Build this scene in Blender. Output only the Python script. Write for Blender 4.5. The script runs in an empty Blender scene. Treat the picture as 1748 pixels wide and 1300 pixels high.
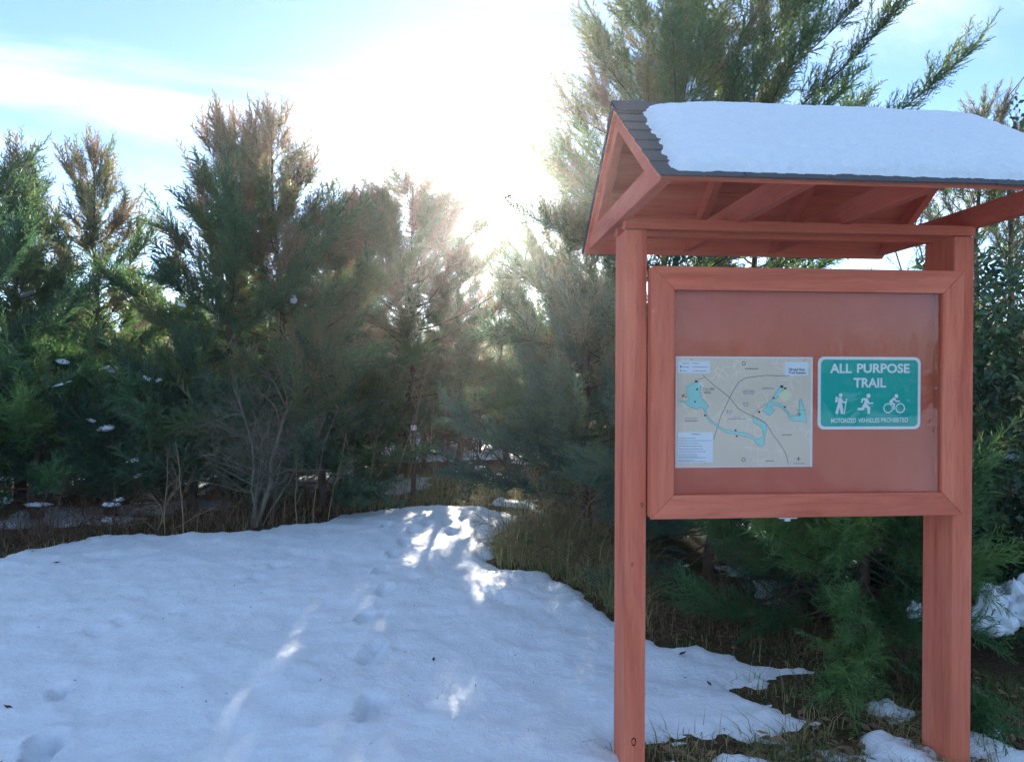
import bpy, bmesh, math, random
import numpy as np
from mathutils import Matrix, Vector

R = math.radians
scene = bpy.context.scene
C = scene.collection
rng = np.random.default_rng(11)
random.seed(5)

# ------------------------------------------------------------------ camera
CAM_H, F = 1.70, 1141.6
cam_data = bpy.data.cameras.new('camera')
cam = bpy.data.objects.new('camera', cam_data)
C.objects.link(cam)
cam_data.sensor_width = 36.0
cam_data.lens = 36.0 * F / 1748.0
cam_data.clip_start, cam_data.clip_end = 0.05, 3000
PITCH, ROLL = R(-0.36), R(0.177)
cam.matrix_world = Matrix.Translation((0, 0, CAM_H)) @ Matrix.Rotation(R(90) + PITCH, 4, 'X') @ Matrix.Rotation(ROLL, 4, 'Z')
scene.camera = cam

# ------------------------------------------------------------------ light
SUN_EL, SUN_AZ = R(15.2), R(-1.4)
SUN_DIR = Vector((math.cos(SUN_EL) * math.sin(SUN_AZ), math.cos(SUN_EL) * math.cos(SUN_AZ), math.sin(SUN_EL)))
sun_data = bpy.data.lights.new('sun', 'SUN')
sun_data.energy, sun_data.angle, sun_data.color = 5.0, R(0.53), (1.0, 0.90, 0.76)
sun = bpy.data.objects.new('sun', sun_data)
C.objects.link(sun)
sun.rotation_euler = SUN_DIR.to_track_quat('Z', 'Y').to_euler()

scene.view_settings.view_transform = 'Standard'
scene.view_settings.look = 'None'
scene.view_settings.gamma = 1
scene.view_settings.use_curve_mapping = False
scene.view_settings.exposure = 1.85

world = bpy.data.worlds.new('World')
scene.world = world
world.use_nodes = True
wn, wl = world.node_tree.nodes, world.node_tree.links
wn.clear()


def N(tree, t, **kw):
    n = tree.nodes.new(t)
    for k, v in kw.items():
        if k.startswith('i_'):
            n.inputs[k[2:].replace('_', ' ')].default_value = v
        else:
            setattr(n, k, v)
    return n


CLOUD_SEED = 15.07


def build_world():
    t = world.node_tree
    L = t.links.new
    sky = N(t, 'ShaderNodeTexSky', sky_type='NISHITA', sun_disc=False)
    sky.sun_elevation, sky.sun_rotation = SUN_EL, SUN_AZ
    sky.altitude, sky.air_density, sky.dust_density, sky.ozone_density = 60, 0.72, 0.0, 3.0
    co = N(t, 'ShaderNodeTexCoord')

    def M(op, a, b=None, c=None, clamp=False):
        n = N(t, 'ShaderNodeMath', operation=op, use_clamp=clamp)
        for i, v in enumerate((a, b, c)):
            if v is None:
                continue
            if isinstance(v, (int, float)):
                n.inputs[i].default_value = v
            else:
                L(v, n.inputs[i])
        return n.outputs[0]
    dot = N(t, 'ShaderNodeVectorMath', operation='DOT_PRODUCT')
    L(co.outputs['Generated'], dot.inputs[0])
    dot.inputs[1].default_value = SUN_DIR
    d = M('MAXIMUM', dot.outputs['Value'], 0.0)
    sep = N(t, 'ShaderNodeSeparateXYZ')
    L(co.outputs['Generated'], sep.inputs[0])
    # thin cloud sheet seen in perspective: direction projected on a plane overhead
    zz = M('ADD', M('MAXIMUM', sep.outputs['Z'], 0.0), 0.16)
    u, v = M('DIVIDE', sep.outputs['X'], zz), M('DIVIDE', sep.outputs['Y'], zz)
    cmb = N(t, 'ShaderNodeCombineXYZ')
    L(M('ADD', M('MULTIPLY', u, 0.45), M('MULTIPLY', v, 0.22)), cmb.inputs[0])
    L(M('SUBTRACT', M('MULTIPLY', v, 0.95), M('MULTIPLY', u, 0.34)), cmb.inputs[1])
    nz = N(t, 'ShaderNodeTexNoise', i_Scale=1.15, i_Detail=7.0, i_Roughness=0.56, i_Distortion=0.7)
    cmb.inputs[2].default_value = CLOUD_SEED
    L(cmb.outputs[0], nz.inputs['Vector'])
    rmp = N(t, 'ShaderNodeMapRange', interpolation_type='SMOOTHSTEP')
    L(nz.outputs['Fac'], rmp.inputs['Value'])
    rmp.inputs['From Min'].default_value, rmp.inputs['From Max'].default_value = 0.42, 0.70
    rmp.inputs['To Min'].default_value, rmp.inputs['To Max'].default_value = 0.03, 0.85
    near = M('POWER', d, 14.0)                       # cirrus forward scattering towards the sun
    cloudf = M('MULTIPLY', M('MULTIPLY_ADD', near, 0.06, rmp.outputs[0], clamp=True), 0.85)
    cl = M('MULTIPLY_ADD', near, 0.2, 4.7)
    cc = N(t, 'ShaderNodeCombineColor')
    L(cl, cc.inputs[0]); L(M('MULTIPLY', cl, 1.12), cc.inputs[1]); L(M('MULTIPLY', cl, 1.32), cc.inputs[2])
    mix = N(t, 'ShaderNodeMix', data_type='RGBA')
    L(cloudf, mix.inputs['Factor']); L(sky.outputs[0], mix.inputs['A']); L(cc.outputs[0], mix.inputs['B'])
    glow = M('ADD', M('MULTIPLY', M('POWER', d, 5000.0), 900.0),
             M('ADD', M('MULTIPLY', M('POWER', d, 700.0), 4.0), M('MULTIPLY', M('POWER', d, 90.0), 0.12)))
    gc = N(t, 'ShaderNodeCombineColor')
    L(glow, gc.inputs[0]); L(M('MULTIPLY', glow, 0.97), gc.inputs[1]); L(M('MULTIPLY', glow, 0.91), gc.inputs[2])
    add = N(t, 'ShaderNodeMix', data_type='RGBA', blend_type='ADD')
    add.inputs['Factor'].default_value = 1.0
    L(mix.outputs['Result'], add.inputs['A']); L(gc.outputs[0], add.inputs['B'])
    bg = N(t, 'ShaderNodeBackground', i_Strength=0.10)
    L(add.outputs['Result'], bg.inputs['Color'])
    out = N(t, 'ShaderNodeOutputWorld')
    L(bg.outputs[0], out.inputs['Surface'])


build_world()
scene.cycles.use_denoising = True
scene.cycles.max_bounces = 8
scene.cycles.transparent_max_bounces = 16


# ------------------------------------------------------------------ helpers
def G(px, py, z=0.0):
    """point on the level z seen at a photo pixel (camera pitch and roll included)"""
    a, b = px - 874.0, py - 650.0
    c, s = math.cos(ROLL), math.sin(ROLL)
    a, b = a * c + b * s, -a * s + b * c
    d = Vector((a / F, 1.0, -b / F))
    d = Matrix.Rotation(PITCH, 3, 'X') @ d
    k = (z - CAM_H) / d.z
    return Vector((d.x * k, d.y * k, z))


def at(px, py, Y):
    """point at distance Y seen at a photo pixel"""
    a, b = px - 874.0, py - 650.0
    c, s = math.cos(ROLL), math.sin(ROLL)
    a, b = a * c + b * s, -a * s + b * c
    d = Matrix.Rotation(PITCH, 3, 'X') @ Vector((a / F, 1.0, -b / F))
    k = Y / d.y
    return Vector((d.x * k, Y, CAM_H + d.z * k))


def topz(py, Y):
    return at(874, py, Y).z


def tag(o, label=None, cat=None, group=None, kind=None):
    for k, v in (('label', label), ('category', cat), ('group', group), ('kind', kind)):
        if v:
            o[k] = v
    return o


def empty(name, loc=(0, 0, 0), rz=0.0):
    o = bpy.data.objects.new(name, None)
    o.empty_display_size = 0.2
    C.objects.link(o)
    o.location = loc
    o.rotation_euler = (0, 0, rz)
    return o


def link(name, me, mat=None, parent=None):
    o = bpy.data.objects.new(name, me)
    C.objects.link(o)
    if mat is not None and not me.materials:
        me.materials.append(mat)
    if parent is not None:
        o.parent = parent
    return o


def np_mesh(name, V, Fs, smooth=False, tone=None):
    """V (n,3); Fs: list of (m,k) index arrays"""
    me = bpy.data.meshes.new(name)
    V = np.ascontiguousarray(V, dtype=np.float32)
    me.vertices.add(len(V))
    me.vertices.foreach_set('co', V.ravel())
    li = np.concatenate([f.ravel() for f in Fs]).astype(np.int32)
    tot = np.concatenate([np.full(len(f), f.shape[1]) for f in Fs]).astype(np.int32)
    st = np.concatenate([[0], np.cumsum(tot)[:-1]]).astype(np.int32)
    me.loops.add(len(li))
    me.loops.foreach_set('vertex_index', li)
    me.polygons.add(len(tot))
    me.polygons.foreach_set('loop_start', st)
    me.polygons.foreach_set('loop_total', tot)
    me.update(calc_edges=True)
    me.polygons.foreach_set('use_smooth', np.full(len(tot), bool(smooth)))
    if tone is not None:
        a = me.attributes.new('tone', 'FLOAT', 'POINT')
        a.data.foreach_set('value', np.ascontiguousarray(tone, dtype=np.float32))
    return me


class MB:
    """collects solid shapes into one mesh"""
    def __init__(s):
        s.bm = bmesh.new()

    def box(s, x0, x1, y0, y1, z0, z1, bev=0.0):
        r = bmesh.ops.create_cube(s.bm, size=1.0)
        vs = r['verts']
        for v in vs:
            v.co = Vector(((x0 + x1) / 2 + v.co.x * (x1 - x0), (y0 + y1) / 2 + v.co.y * (y1 - y0), (z0 + z1) / 2 + v.co.z * (z1 - z0)))
        if bev:
            es = list({e for v in vs for e in v.link_edges})
            bmesh.ops.bevel(s.bm, geom=es, offset=bev, segments=2, affect='EDGES', profile=0.6)
        return s

    def prism(s, poly, d, axis='y', bev=0.0):
        """poly: list of 3d points, d: extrusion vector"""
        d = Vector(d)
        a = [s.bm.verts.new(p) for p in poly]
        b = [s.bm.verts.new(Vector(p) + d) for p in poly]
        n = len(poly)
        fs = [s.bm.faces.new(a), s.bm.faces.new(b[::-1])]
        for i in range(n):
            fs.append(s.bm.faces.new((a[i], b[i], b[(i + 1) % n], a[(i + 1) % n])))
        bmesh.ops.recalc_face_normals(s.bm, faces=fs)
        if bev:
            es = list({e for f in fs for e in f.edges})
            bmesh.ops.bevel(s.bm, geom=es, offset=bev, segments=1, affect='EDGES')
        return s

    def tube(s, pts, rad, n=8, cap=True):
        rings = []
        pts = [Vector(p) for p in pts]
        for i, p in enumerate(pts):
            t = (pts[min(i + 1, len(pts) - 1)] - pts[max(i - 1, 0)]).normalized()
            u = t.orthogonal().normalized() if i == 0 else (u - t * u.dot(t)).normalized()
            w = t.cross(u)
            r = rad[i] if hasattr(rad, '__len__') else rad
            rings.append([s.bm.verts.new(p + (u * math.cos(6.28318 * k / n) + w * math.sin(6.28318 * k / n)) * r) for k in range(n)])
        for a, b in zip(rings, rings[1:]):
            for k in range(n):
                s.bm.faces.new((a[k], a[(k + 1) % n], b[(k + 1) % n], b[k]))
        if cap:
            s.bm.faces.new(rings[0][::-1]); s.bm.faces.new(rings[-1])
        return s

    def flat(s, pts, y):
        """flat polygon in the x-z plane"""
        s.bm.faces.new([s.bm.verts.new((p[0], y, p[1])) for p in pts])
        return s

    def mesh(s, name, smooth=False):
        me = bpy.data.meshes.new(name)
        bmesh.ops.recalc_face_normals(s.bm, faces=s.bm.faces)
        s.bm.to_mesh(me)
        s.bm.free()
        if smooth:
            me.polygons.foreach_set('use_smooth', np.full(len(me.polygons), True))
        return me

    def build(s, name, mat, parent=None, smooth=False):
        return link(name, s.mesh(name, smooth), mat, parent)


# ------------------------------------------------------------------ materials
def newmat(name):
    m = bpy.data.materials.new(name)
    m.use_nodes = True
    t = m.node_tree
    p = t.nodes['Principled BSDF']
    return m, t, p


def simple(name, col, rough=0.6, metal=0.0, spec=0.5):
    m, t, p = newmat(name)
    p.inputs['Base Color'].default_value = (*col, 1)
    p.inputs['Roughness'].default_value = rough
    p.inputs['Metallic'].default_value = metal
    p.inputs['Specular IOR Level'].default_value = spec
    return m


def ramp(t, fac, stops):
    r = t.nodes.new('ShaderNodeValToRGB')
    el = r.color_ramp.elements
    while len(el) < len(stops):
        el.new(0.5)
    for e, (p, c) in zip(el, stops):
        e.position = p
        e.color = (*c, 1)
    t.links.new(fac, r.inputs[0])
    return r.outputs[0]


def noise(t, scale, detail=4.0, rough=0.55, mapscale=None, dist=0.0, coord='Object'):
    co = t.nodes.new('ShaderNodeTexCoord')
    n = t.nodes.new('ShaderNodeTexNoise')
    n.inputs['Scale'].default_value = scale
    n.inputs['Detail'].default_value = detail
    n.inputs['Roughness'].default_value = rough
    n.inputs['Distortion'].default_value = dist
    src = co.outputs[coord]
    if mapscale:
        mp = t.nodes.new('ShaderNodeMapping')
        mp.inputs['Scale'].default_value = mapscale
        t.links.new(src, mp.inputs[0])
        src = mp.outputs[0]
    t.links.new(src, n.inputs['Vector'])
    return n.outputs['Fac']


def bump(t, p, h, strength, dist):
    b = t.nodes.new('ShaderNodeBump')
    b.inputs['Strength'].default_value = strength
    b.inputs['Distance'].default_value = dist
    t.links.new(h, b.inputs['Height'])
    t.links.new(b.outputs[0], p.inputs['Normal'])
    return b


def mixc(t, fac, a, b, mode='MIX'):
    m = t.nodes.new('ShaderNodeMix')
    m.data_type = 'RGBA'
    m.blend_type = mode
    for k, v in (('Factor', fac), ('A', a), ('B', b)):
        if isinstance(v, (int, float)):
            m.inputs[k].default_value = v
        elif isinstance(v, tuple):
            m.inputs[k].default_value = (*v, 1)
        else:
            t.links.new(v, m.inputs[k])
    return m.outputs['Result']


def wood(name, stretch, tint=(1, 1, 1)):
    m, t, p = newmat(name)
    g = noise(t, 9.0, 6, 0.65, stretch, 0.6)
    big = noise(t, 2.4, 3, 0.5, None, 0.2)
    fine = noise(t, 60.0, 4, 0.7, stretch, 0.2)
    c1 = tuple(a * b for a, b in zip((0.46, 0.082, 0.042), tint))
    c2 = tuple(a * b for a, b in zip((0.78, 0.215, 0.125), tint))
    c3 = tuple(a * b for a, b in zip((0.68, 0.165, 0.092), tint))
    c4 = tuple(a * b for a, b in zip((0.80, 0.27, 0.18), tint))
    base = ramp(t, g, [(0.30, c1), (0.46, c3), (0.62, c2), (0.8, c4)])
    base = mixc(t, ramp(t, big, [(0.35, (0, 0, 0)), (0.75, (0.55, 0.55, 0.55))]), base, tuple(a * b for a, b in zip((0.56, 0.155, 0.11), tint)))
    base = mixc(t, ramp(t, fine, [(0.50, (0, 0, 0)), (0.75, (0.42, 0.42, 0.42))]), base, tuple(0.7 * a for a in c1))
    t.links.new(base, p.inputs['Base Color'])
    p.inputs['Roughness'].default_value = 0.62
    p.inputs['Specular IOR Level'].default_value = 0.15
    bump(t, p, fine, 0.5, 0.003)
    return m


def foliage(name, stops, trans=0.35, rough=0.55):
    m = bpy.data.materials.new(name)
    m.use_nodes = True
    t = m.node_tree
    t.nodes.clear()
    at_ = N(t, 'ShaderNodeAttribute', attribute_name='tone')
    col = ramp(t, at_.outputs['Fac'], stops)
    p = N(t, 'ShaderNodeBsdfPrincipled', i_Roughness=rough)
    p.inputs['Specular IOR Level'].default_value = 0.25
    tr = N(t, 'ShaderNodeBsdfTranslucent')
    ms = N(t, 'ShaderNodeMixShader', i_Fac=trans)
    out = N(t, 'ShaderNodeOutputMaterial')
    t.links.new(col, p.inputs['Base Color'])
    bright = mixc(t, 1.0, col, (1.5, 1.45, 0.9), 'MULTIPLY')
    t.links.new(bright, tr.inputs['Color'])
    t.links.new(p.outputs[0], ms.inputs[1])
    t.links.new(tr.outputs[0], ms.inputs[2])
    t.links.new(ms.outputs[0], out.inputs['Surface'])
    return m


def bark(name, a, b, c):
    m, t, p = newmat(name)
    g = noise(t, 14.0, 6, 0.7, (1, 1, 0.14), 0.5)
    t.links.new(ramp(t, g, [(0.3, a), (0.55, b), (0.8, c)]), p.inputs['Base Color'])
    p.inputs['Roughness'].default_value = 0.85
    p.inputs['Specular IOR Level'].default_value = 0.15
    bump(t, p, g, 0.6, 0.01)
    return m


WV = wood('red_stain_vertical', (1, 1, 0.08), (0.95, 1.0, 1.0))
WX = wood('red_stain_lengthwise', (0.08, 1, 1), (1.0, 1.08, 1.1))
WS = wood('red_stain_crosswise', (1, 0.10, 0.4), (0.92, 0.9, 0.95))


def board_mat():
    m, t, p = newmat('red_stain_board')
    a = noise(t, 3.0, 5, 0.6)
    b = noise(t, 220.0, 3, 0.7)
    c = ramp(t, a, [(0.3, (0.58, 0.125, 0.070)), (0.7, (0.70, 0.165, 0.098))])
    t.links.new(mixc(t, ramp(t, b, [(0.45, (0, 0, 0)), (0.7, (0.35, 0.35, 0.35))]), c, (0.42, 0.085, 0.05)), p.inputs['Base Color'])
    p.inputs['Roughness'].default_value = 0.75
    p.inputs['Specular IOR Level'].default_value = 0.1
    return m


WB = board_mat()

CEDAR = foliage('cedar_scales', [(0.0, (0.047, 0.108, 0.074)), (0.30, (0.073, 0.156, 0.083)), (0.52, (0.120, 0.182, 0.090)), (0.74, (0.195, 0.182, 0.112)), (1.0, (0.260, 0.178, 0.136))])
CEDAR_BLUE = foliage('cedar_blue_scales', [(0.0, (0.052, 0.121, 0.106)), (0.35, (0.081, 0.172, 0.138)), (0.6, (0.120, 0.211, 0.152)), (1.0, (0.195, 0.218, 0.152))])
CEDAR_YOUNG = foliage('cedar_young_scales', [(0.0, (0.057, 0.145, 0.070)), (0.35, (0.111, 0.231, 0.088)), (0.65, (0.195, 0.297, 0.109)), (1.0, (0.286, 0.330, 0.136))])
PINE = foliage('pine_needles', [(0.0, (0.065, 0.119, 0.080)), (0.4, (0.099, 0.148, 0.093)), (0.7, (0.163, 0.152, 0.112)), (1.0, (0.221, 0.152, 0.136))])
BROAD = foliage('evergreen_leaves', [(0.0, (0.039, 0.079, 0.051)), (0.5, (0.075, 0.139, 0.074)), (0.8, (0.143, 0.191, 0.080)), (1.0, (0.260, 0.251, 0.128))], 0.22, 0.32)
DRY = foliage('dry_stems', [(0.0, (0.095, 0.058, 0.042)), (0.4, (0.18, 0.115, 0.076)), (0.7, (0.27, 0.185, 0.12)), (1.0, (0.36, 0.28, 0.18))], 0.2, 0.8)
GRASSM = foliage('winter_grass', [(0.0, (0.094, 0.133, 0.055)), (0.4, (0.163, 0.189, 0.078)), (0.7, (0.300, 0.259, 0.137)), (1.0, (0.425, 0.378, 0.208))], 0.25, 0.8)
BARK = bark('cedar_bark', (0.045, 0.030, 0.024), (0.105, 0.072, 0.056), (0.19, 0.145, 0.12))
PALE_BARK = bark('pale_bark', (0.085, 0.085, 0.068), (0.17, 0.165, 0.135), (0.29, 0.28, 0.235))
TWIG = bark('tan_twig', (0.17, 0.115, 0.075), (0.30, 0.22, 0.15), (0.42, 0.33, 0.23))


def snow_mat():
    m, t, p = newmat('snow')
    a = noise(t, 26.0, 6, 0.65)
    b = noise(t, 160.0, 3, 0.7)
    s = t.nodes.new('ShaderNodeMath'); s.operation = 'MULTIPLY_ADD'
    s.inputs[1].default_value = 0.35
    t.links.new(b, s.inputs[0]); t.links.new(a, s.inputs[2])
    t.links.new(ramp(t, a, [(0.3, (0.71, 0.82, 0.91)), (0.7, (0.78, 0.88, 0.95))]), p.inputs['Base Color'])
    p.inputs['Roughness'].default_value = 0.55
    p.inputs['Specular IOR Level'].default_value = 0.25
    bump(t, p, s.outputs[0], 0.75, 0.025)
    return m


SNOW = snow_mat()


def ground_mat():
    m, t, p = newmat('leaf_litter')
    a = noise(t, 3.0, 6, 0.6)
    b = noise(t, 40.0, 6, 0.75)
    c = ramp(t, b, [(0.25, (0.030, 0.022, 0.016)), (0.45, (0.075, 0.052, 0.034)), (0.6, (0.12, 0.085, 0.052)), (0.8, (0.20, 0.145, 0.09))])
    g = ramp(t, b, [(0.3, (0.025, 0.030, 0.014)), (0.6, (0.070, 0.078, 0.032)), (0.8, (0.15, 0.13, 0.07))])
    t.links.new(mixc(t, ramp(t, a, [(0.42, (0, 0, 0)), (0.6, (1, 1, 1))]), c, g), p.inputs['Base Color'])
    p.inputs['Roughness'].default_value = 0.95
    p.inputs['Specular IOR Level'].default_value = 0.1
    bump(t, p, b, 0.9, 0.03)
    return m


GROUND = ground_mat()

# ------------------------------------------------------------------ ground and snow
def vnoise(x, y, seed):
    """smooth value noise on arrays"""
    r = np.random.default_rng(seed).random((256, 256)).astype(np.float32)
    xi, yi = np.floor(x).astype(int), np.floor(y).astype(int)
    fx, fy = x - xi, y - yi
    fx, fy = fx * fx * (3 - 2 * fx), fy * fy * (3 - 2 * fy)
    a, b = r[xi % 256, yi % 256], r[(xi + 1) % 256, yi % 256]
    c, d = r[xi % 256, (yi + 1) % 256], r[(xi + 1) % 256, (yi + 1) % 256]
    return (a * (1 - fx) + b * fx) * (1 - fy) + (c * (1 - fx) + d * fx) * fy - 0.5


def fbm(x, y, seed, oct=4, gain=0.5):
    s, a = 0, 1.0
    for i in range(oct):
        s = s + a * vnoise(x * 2 ** i + 7.3 * i, y * 2 ** i - 3.1 * i, seed + i)
        a *= gain
    return s


def sdist(X, Y, poly):
    """signed distance to polygon, positive inside"""
    P = np.array(poly)
    Q = np.roll(P, -1, 0)
    best = np.full(X.shape, 1e9)
    ins = np.zeros(X.shape, bool)
    for (ax, ay), (bx, by) in zip(P, Q):
        ex, ey = bx - ax, by - ay
        t = np.clip(((X - ax) * ex + (Y - ay) * ey) / (ex * ex + ey * ey + 1e-12), 0, 1)
        best = np.minimum(best, (X - ax - t * ex) ** 2 + (Y - ay - t * ey) ** 2)
        c = ((ay > Y) != (by > Y)) & (X < (bx - ax) * (Y - ay) / (by - ay + 1e-12) + ax)
        ins ^= c
    return np.where(ins, 1, -1) * np.sqrt(best)


def sstep(a, b, x):
    t = np.clip((x - a) / (b - a), 0, 1)
    return t * t * (3 - 2 * t)


edge_px = [(-420, 990), (-150, 965), (0, 948), (60, 935), (110, 922), (170, 908), (300, 906), (440, 900), (540, 886), (600, 872), (660, 862), (720, 858), (800, 859), (860, 866),
           (893, 880), (850, 905), (832, 932), (848, 962), (930, 966), (985, 992), (1040, 1033), (1110, 1078), (1200, 1094), (1290, 1115), (1350, 1128), (1430, 1136),
           (1405, 1152), (1310, 1160), (1285, 1172), (1340, 1182), (1385, 1212), (1404, 1238), (1340, 1250), (1240, 1254), (1110, 1259), (1062, 1262), (1110, 1276), (1190, 1290), (1250, 1312), (1230, 1360), (1300, 1500)]
SNOWPOLY = [tuple(G(*p)[:2]) for p in edge_px] + [(0.9, -3.0), (-14, -3.0), (-14, 4.5)]
PATCHES = [((1545, 1278), .24, .20), ((1600, 1262), .26, .17), ((1690, 1268), .36, .18), ((1745, 1285), .3, .2), ((1530, 1300), .2, .16), ((1290, 1160), .2, .12), ((1385, 1268), .18, .10), ((1300, 1285), .2, .1),
           ((1440, 1275), .16, .10), ((1525, 1205), .18, .14), ((1470, 1150), .16, .1), ((1250, 1120), .2, .1), ((20, 890), .35, .35), ((150, 882), .7, .3), ((250, 862), .5, .35), ((90, 872), .5, .4), ((330, 856), .6, .3)]
# footprints: pixel, heading, size, depth
PRINTS = [(630, 1208, 6, 1.0, .040), (637, 1113, -8, .95, .042), (622, 1052, 4, .9, .032), (652, 1048, 4, .6, .015), (655, 1008, 6, .9, .030), (650, 975, -4, .9, .030), (672, 945, 10, .9, .030), (690, 925, 5, .9, .034), (705, 905, 12, .9, .034),
          (728, 893, 5, .9, .034), (742, 880, -10, .9, .034), (762, 890, 10, .9, .034), (790, 884, 0, .9, .034), (715, 880, 0, .9, .034), (72, 1283, 20, 1.1, .050), (103, 1184, 25, .7, .032), (210, 1058, 40, .9, .018),
          (165, 1072, 40, .9, .018), (440, 985, 30, .9, .016), (470, 962, 30, .9, .016), (500, 940, 30, .9, .016), (820, 890, 10, .9, .03), (840, 878, 0, .9, .03), (770, 905, 10, .9, .034), (660, 898, 10, .8, .028)]


def build_ground():
    # far sheet to the horizon, a little below the near one
    xs = np.array([-1500, -300, -60, -10, 0, 10, 60, 300, 1500], float)
    ys = np.array([-900, -60, -10, 0, 10, 30, 60, 300, 2500], float)
    V = np.array([(x, y, -0.16) for y in ys for x in xs])
    n = len(xs)
    Fq = np.array([(j * n + i, j * n + i + 1, (j + 1) * n + i + 1, (j + 1) * n + i) for j in range(len(ys) - 1) for i in range(n - 1)])
    tag(link('ground', np_mesh('ground', V, [Fq]), GROUND), kind='structure')

    def sheet(name, xs, ys, Z, mat, smooth=True, keep=None):
        X, Y = np.meshgrid(xs, ys)
        nx, ny = len(xs), len(ys)
        V = np.stack([X, Y, Z], -1).reshape(-1, 3)
        i, j = np.meshgrid(np.arange(nx - 1), np.arange(ny - 1))
        a = (j * nx + i).ravel()
        Fq = np.stack([a, a + 1, a + nx + 1, a + nx], -1)
        if keep is not None:
            k = keep.ravel()
            Fq = Fq[k[Fq].any(1)]
            used = np.zeros(len(V), bool); used[Fq.ravel()] = True
            re = np.cumsum(used) - 1
            V, Fq = V[used], re[Fq]
        return tag(link(name, np_mesh(name, V, [Fq], smooth), mat), kind='structure')

    # near forest floor
    xs, ys = np.arange(-14, 12.01, 0.16), np.arange(-3, 24, 0.16)
    X, Y = np.meshgrid(xs, ys)
    edge = np.minimum(np.minimum(X + 14, 12 - X), np.minimum(Y + 3, 24 - Y))
    Zg = -0.055 + 0.05 * fbm(X * .8, Y * .8, 3) + 0.03 * fbm(X * 4, Y * 4, 9, 2)
    Zg -= 0.09 * sstep(0.15, 0.5, sdist(X, Y, SNOWPOLY))
    Zg = np.where(edge < 0.4, -0.3, Zg)
    sheet('forest_floor', xs, ys, Zg, GROUND)

    # snow
    xs = np.arange(-9.5, 6.0, 0.034)
    ys = [0.75]
    while ys[-1] < 21:
        ys.append(ys[-1] * 1.0070 + 0.001)
    ys = np.array(ys)
    X, Y = np.meshgrid(xs, ys)
    sd = sdist(X, Y, SNOWPOLY)
    for (p, rx, ry) in PATCHES:
        c = G(*p)
        q = np.sqrt(((X - c.x) / rx) ** 2 + ((Y - c.y) / ry) ** 2)
        sd = np.maximum(sd, (1 - q) * min(rx, ry))
    # patchy snow on the forest floor
    pn = fbm(X * 1.1, Y * 0.55, 40, 4) - 0.13 + 0.05 * sstep(10.5, 12.5, Y)
    sd = np.maximum(sd, np.where(sd < -0.35, pn * 0.7, -9))
    ragged = fbm(X * 5, Y * 5, 21, 4, 0.6)
    sd = sd + 0.05
    near_e = np.exp(-np.abs(sd) / 0.35)
    m = sd + ragged * (0.07 + 0.11 * near_e) + 0.05 * near_e * fbm(X * 15, Y * 15, 25, 3, .7)
    lump = fbm(X * 1.3, Y * 1.3, 60, 3)
    mid = fbm(X * 6, Y * 5, 63, 3)
    fine = fbm(X * 16, Y * 14, 70, 2)
    Z = 0.040 * lump + 0.026 * mid + 0.013 * fine
    Z += near_e * (0.018 * fbm(X * 13, Y * 13, 77, 3))
    for k, (px, py, hd, sz, dp) in enumerate(PRINTS):
        c = G(px, py)
        a = R(hd)
        dx, dy = X - c.x, Y - c.y
        u, v = dx * math.cos(a) + dy * math.sin(a), -dx * math.sin(a) + dy * math.cos(a)
        w = 0.055 * sz * (1 + 0.22 * np.tanh(v / 0.08)) + 0.012 * fbm(X * 18, Y * 18, 200 + k, 2)
        q = np.sqrt((u / w) ** 2 + (v / (0.15 * sz)) ** 2)
        Z -= 1.7 * dp * (1 - sstep(0.80, 1.10, q)) * (1 + 0.4 * fbm(X * 25, Y * 25, 300 + k, 2))
        Z += 0.42 * dp * np.exp(-((q - 1.35) / 0.28) ** 2) * (0.6 + fbm(X * 9, Y * 9, 350 + k, 2))
    thick = sstep(-0.04, 0.26, m)
    Z = np.where(m > -0.05, -0.088 + (0.088 + Z) * thick, -0.16)
    sheet('snow_ground', xs, ys, Z, SNOW, keep=m > -0.05)
    # remaining snow behind and beside the camera
    xs2, ys2 = np.arange(-14, 1.3, 0.4), np.array([-3, -1, 0.0, 0.76])
    xo, yo = np.arange(-50, 50.1, 1.0), np.arange(-26, -2.9, 1.0)
    Xo, Yo = np.meshgrid(xo, yo)
    sheet('snow_lot', xo, yo, 0 * Xo - 0.004 + 0.03 * fbm(Xo * .3, Yo * .3, 6, 2), SNOW)
    X, Y = np.meshgrid(xs2, ys2)
    sheet('snow_field', xs2, ys2, 0 * X - 0.004 + 0.02 * fbm(X, Y, 5, 2), SNOW)
    xs2, ys2 = np.arange(-14, -9.4, 0.4), np.arange(0.76, 5.2, 0.4)
    X, Y = np.meshgrid(xs2, ys2)
    sheet('snow_bank', xs2, ys2, 0 * X - 0.004 + 0.02 * fbm(X, Y, 5, 2), SNOW)


build_ground()

def glare_veil_box():  # scattering volume added to imitate lens glare round the sun and lift dark trees
    m = bpy.data.materials.new('glare_veil_volume')
    m.use_nodes = True
    t = m.node_tree
    t.nodes.clear()
    v = N(t, 'ShaderNodeVolumePrincipled')
    v.inputs['Color'].default_value = (0.96, 0.97, 1.0, 1)
    v.inputs['Density'].default_value = 0.0018
    v.inputs['Anisotropy'].default_value = 0.83
    out = N(t, 'ShaderNodeOutputMaterial')
    t.links.new(v.outputs[0], out.inputs['Volume'])
    o = MB().box(-1600, 1600, -1000, 2600, -1.2, 8.2).build('added_glare_veil', m)
    tag(o, kind='stuff')


glare_veil_box()
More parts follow.
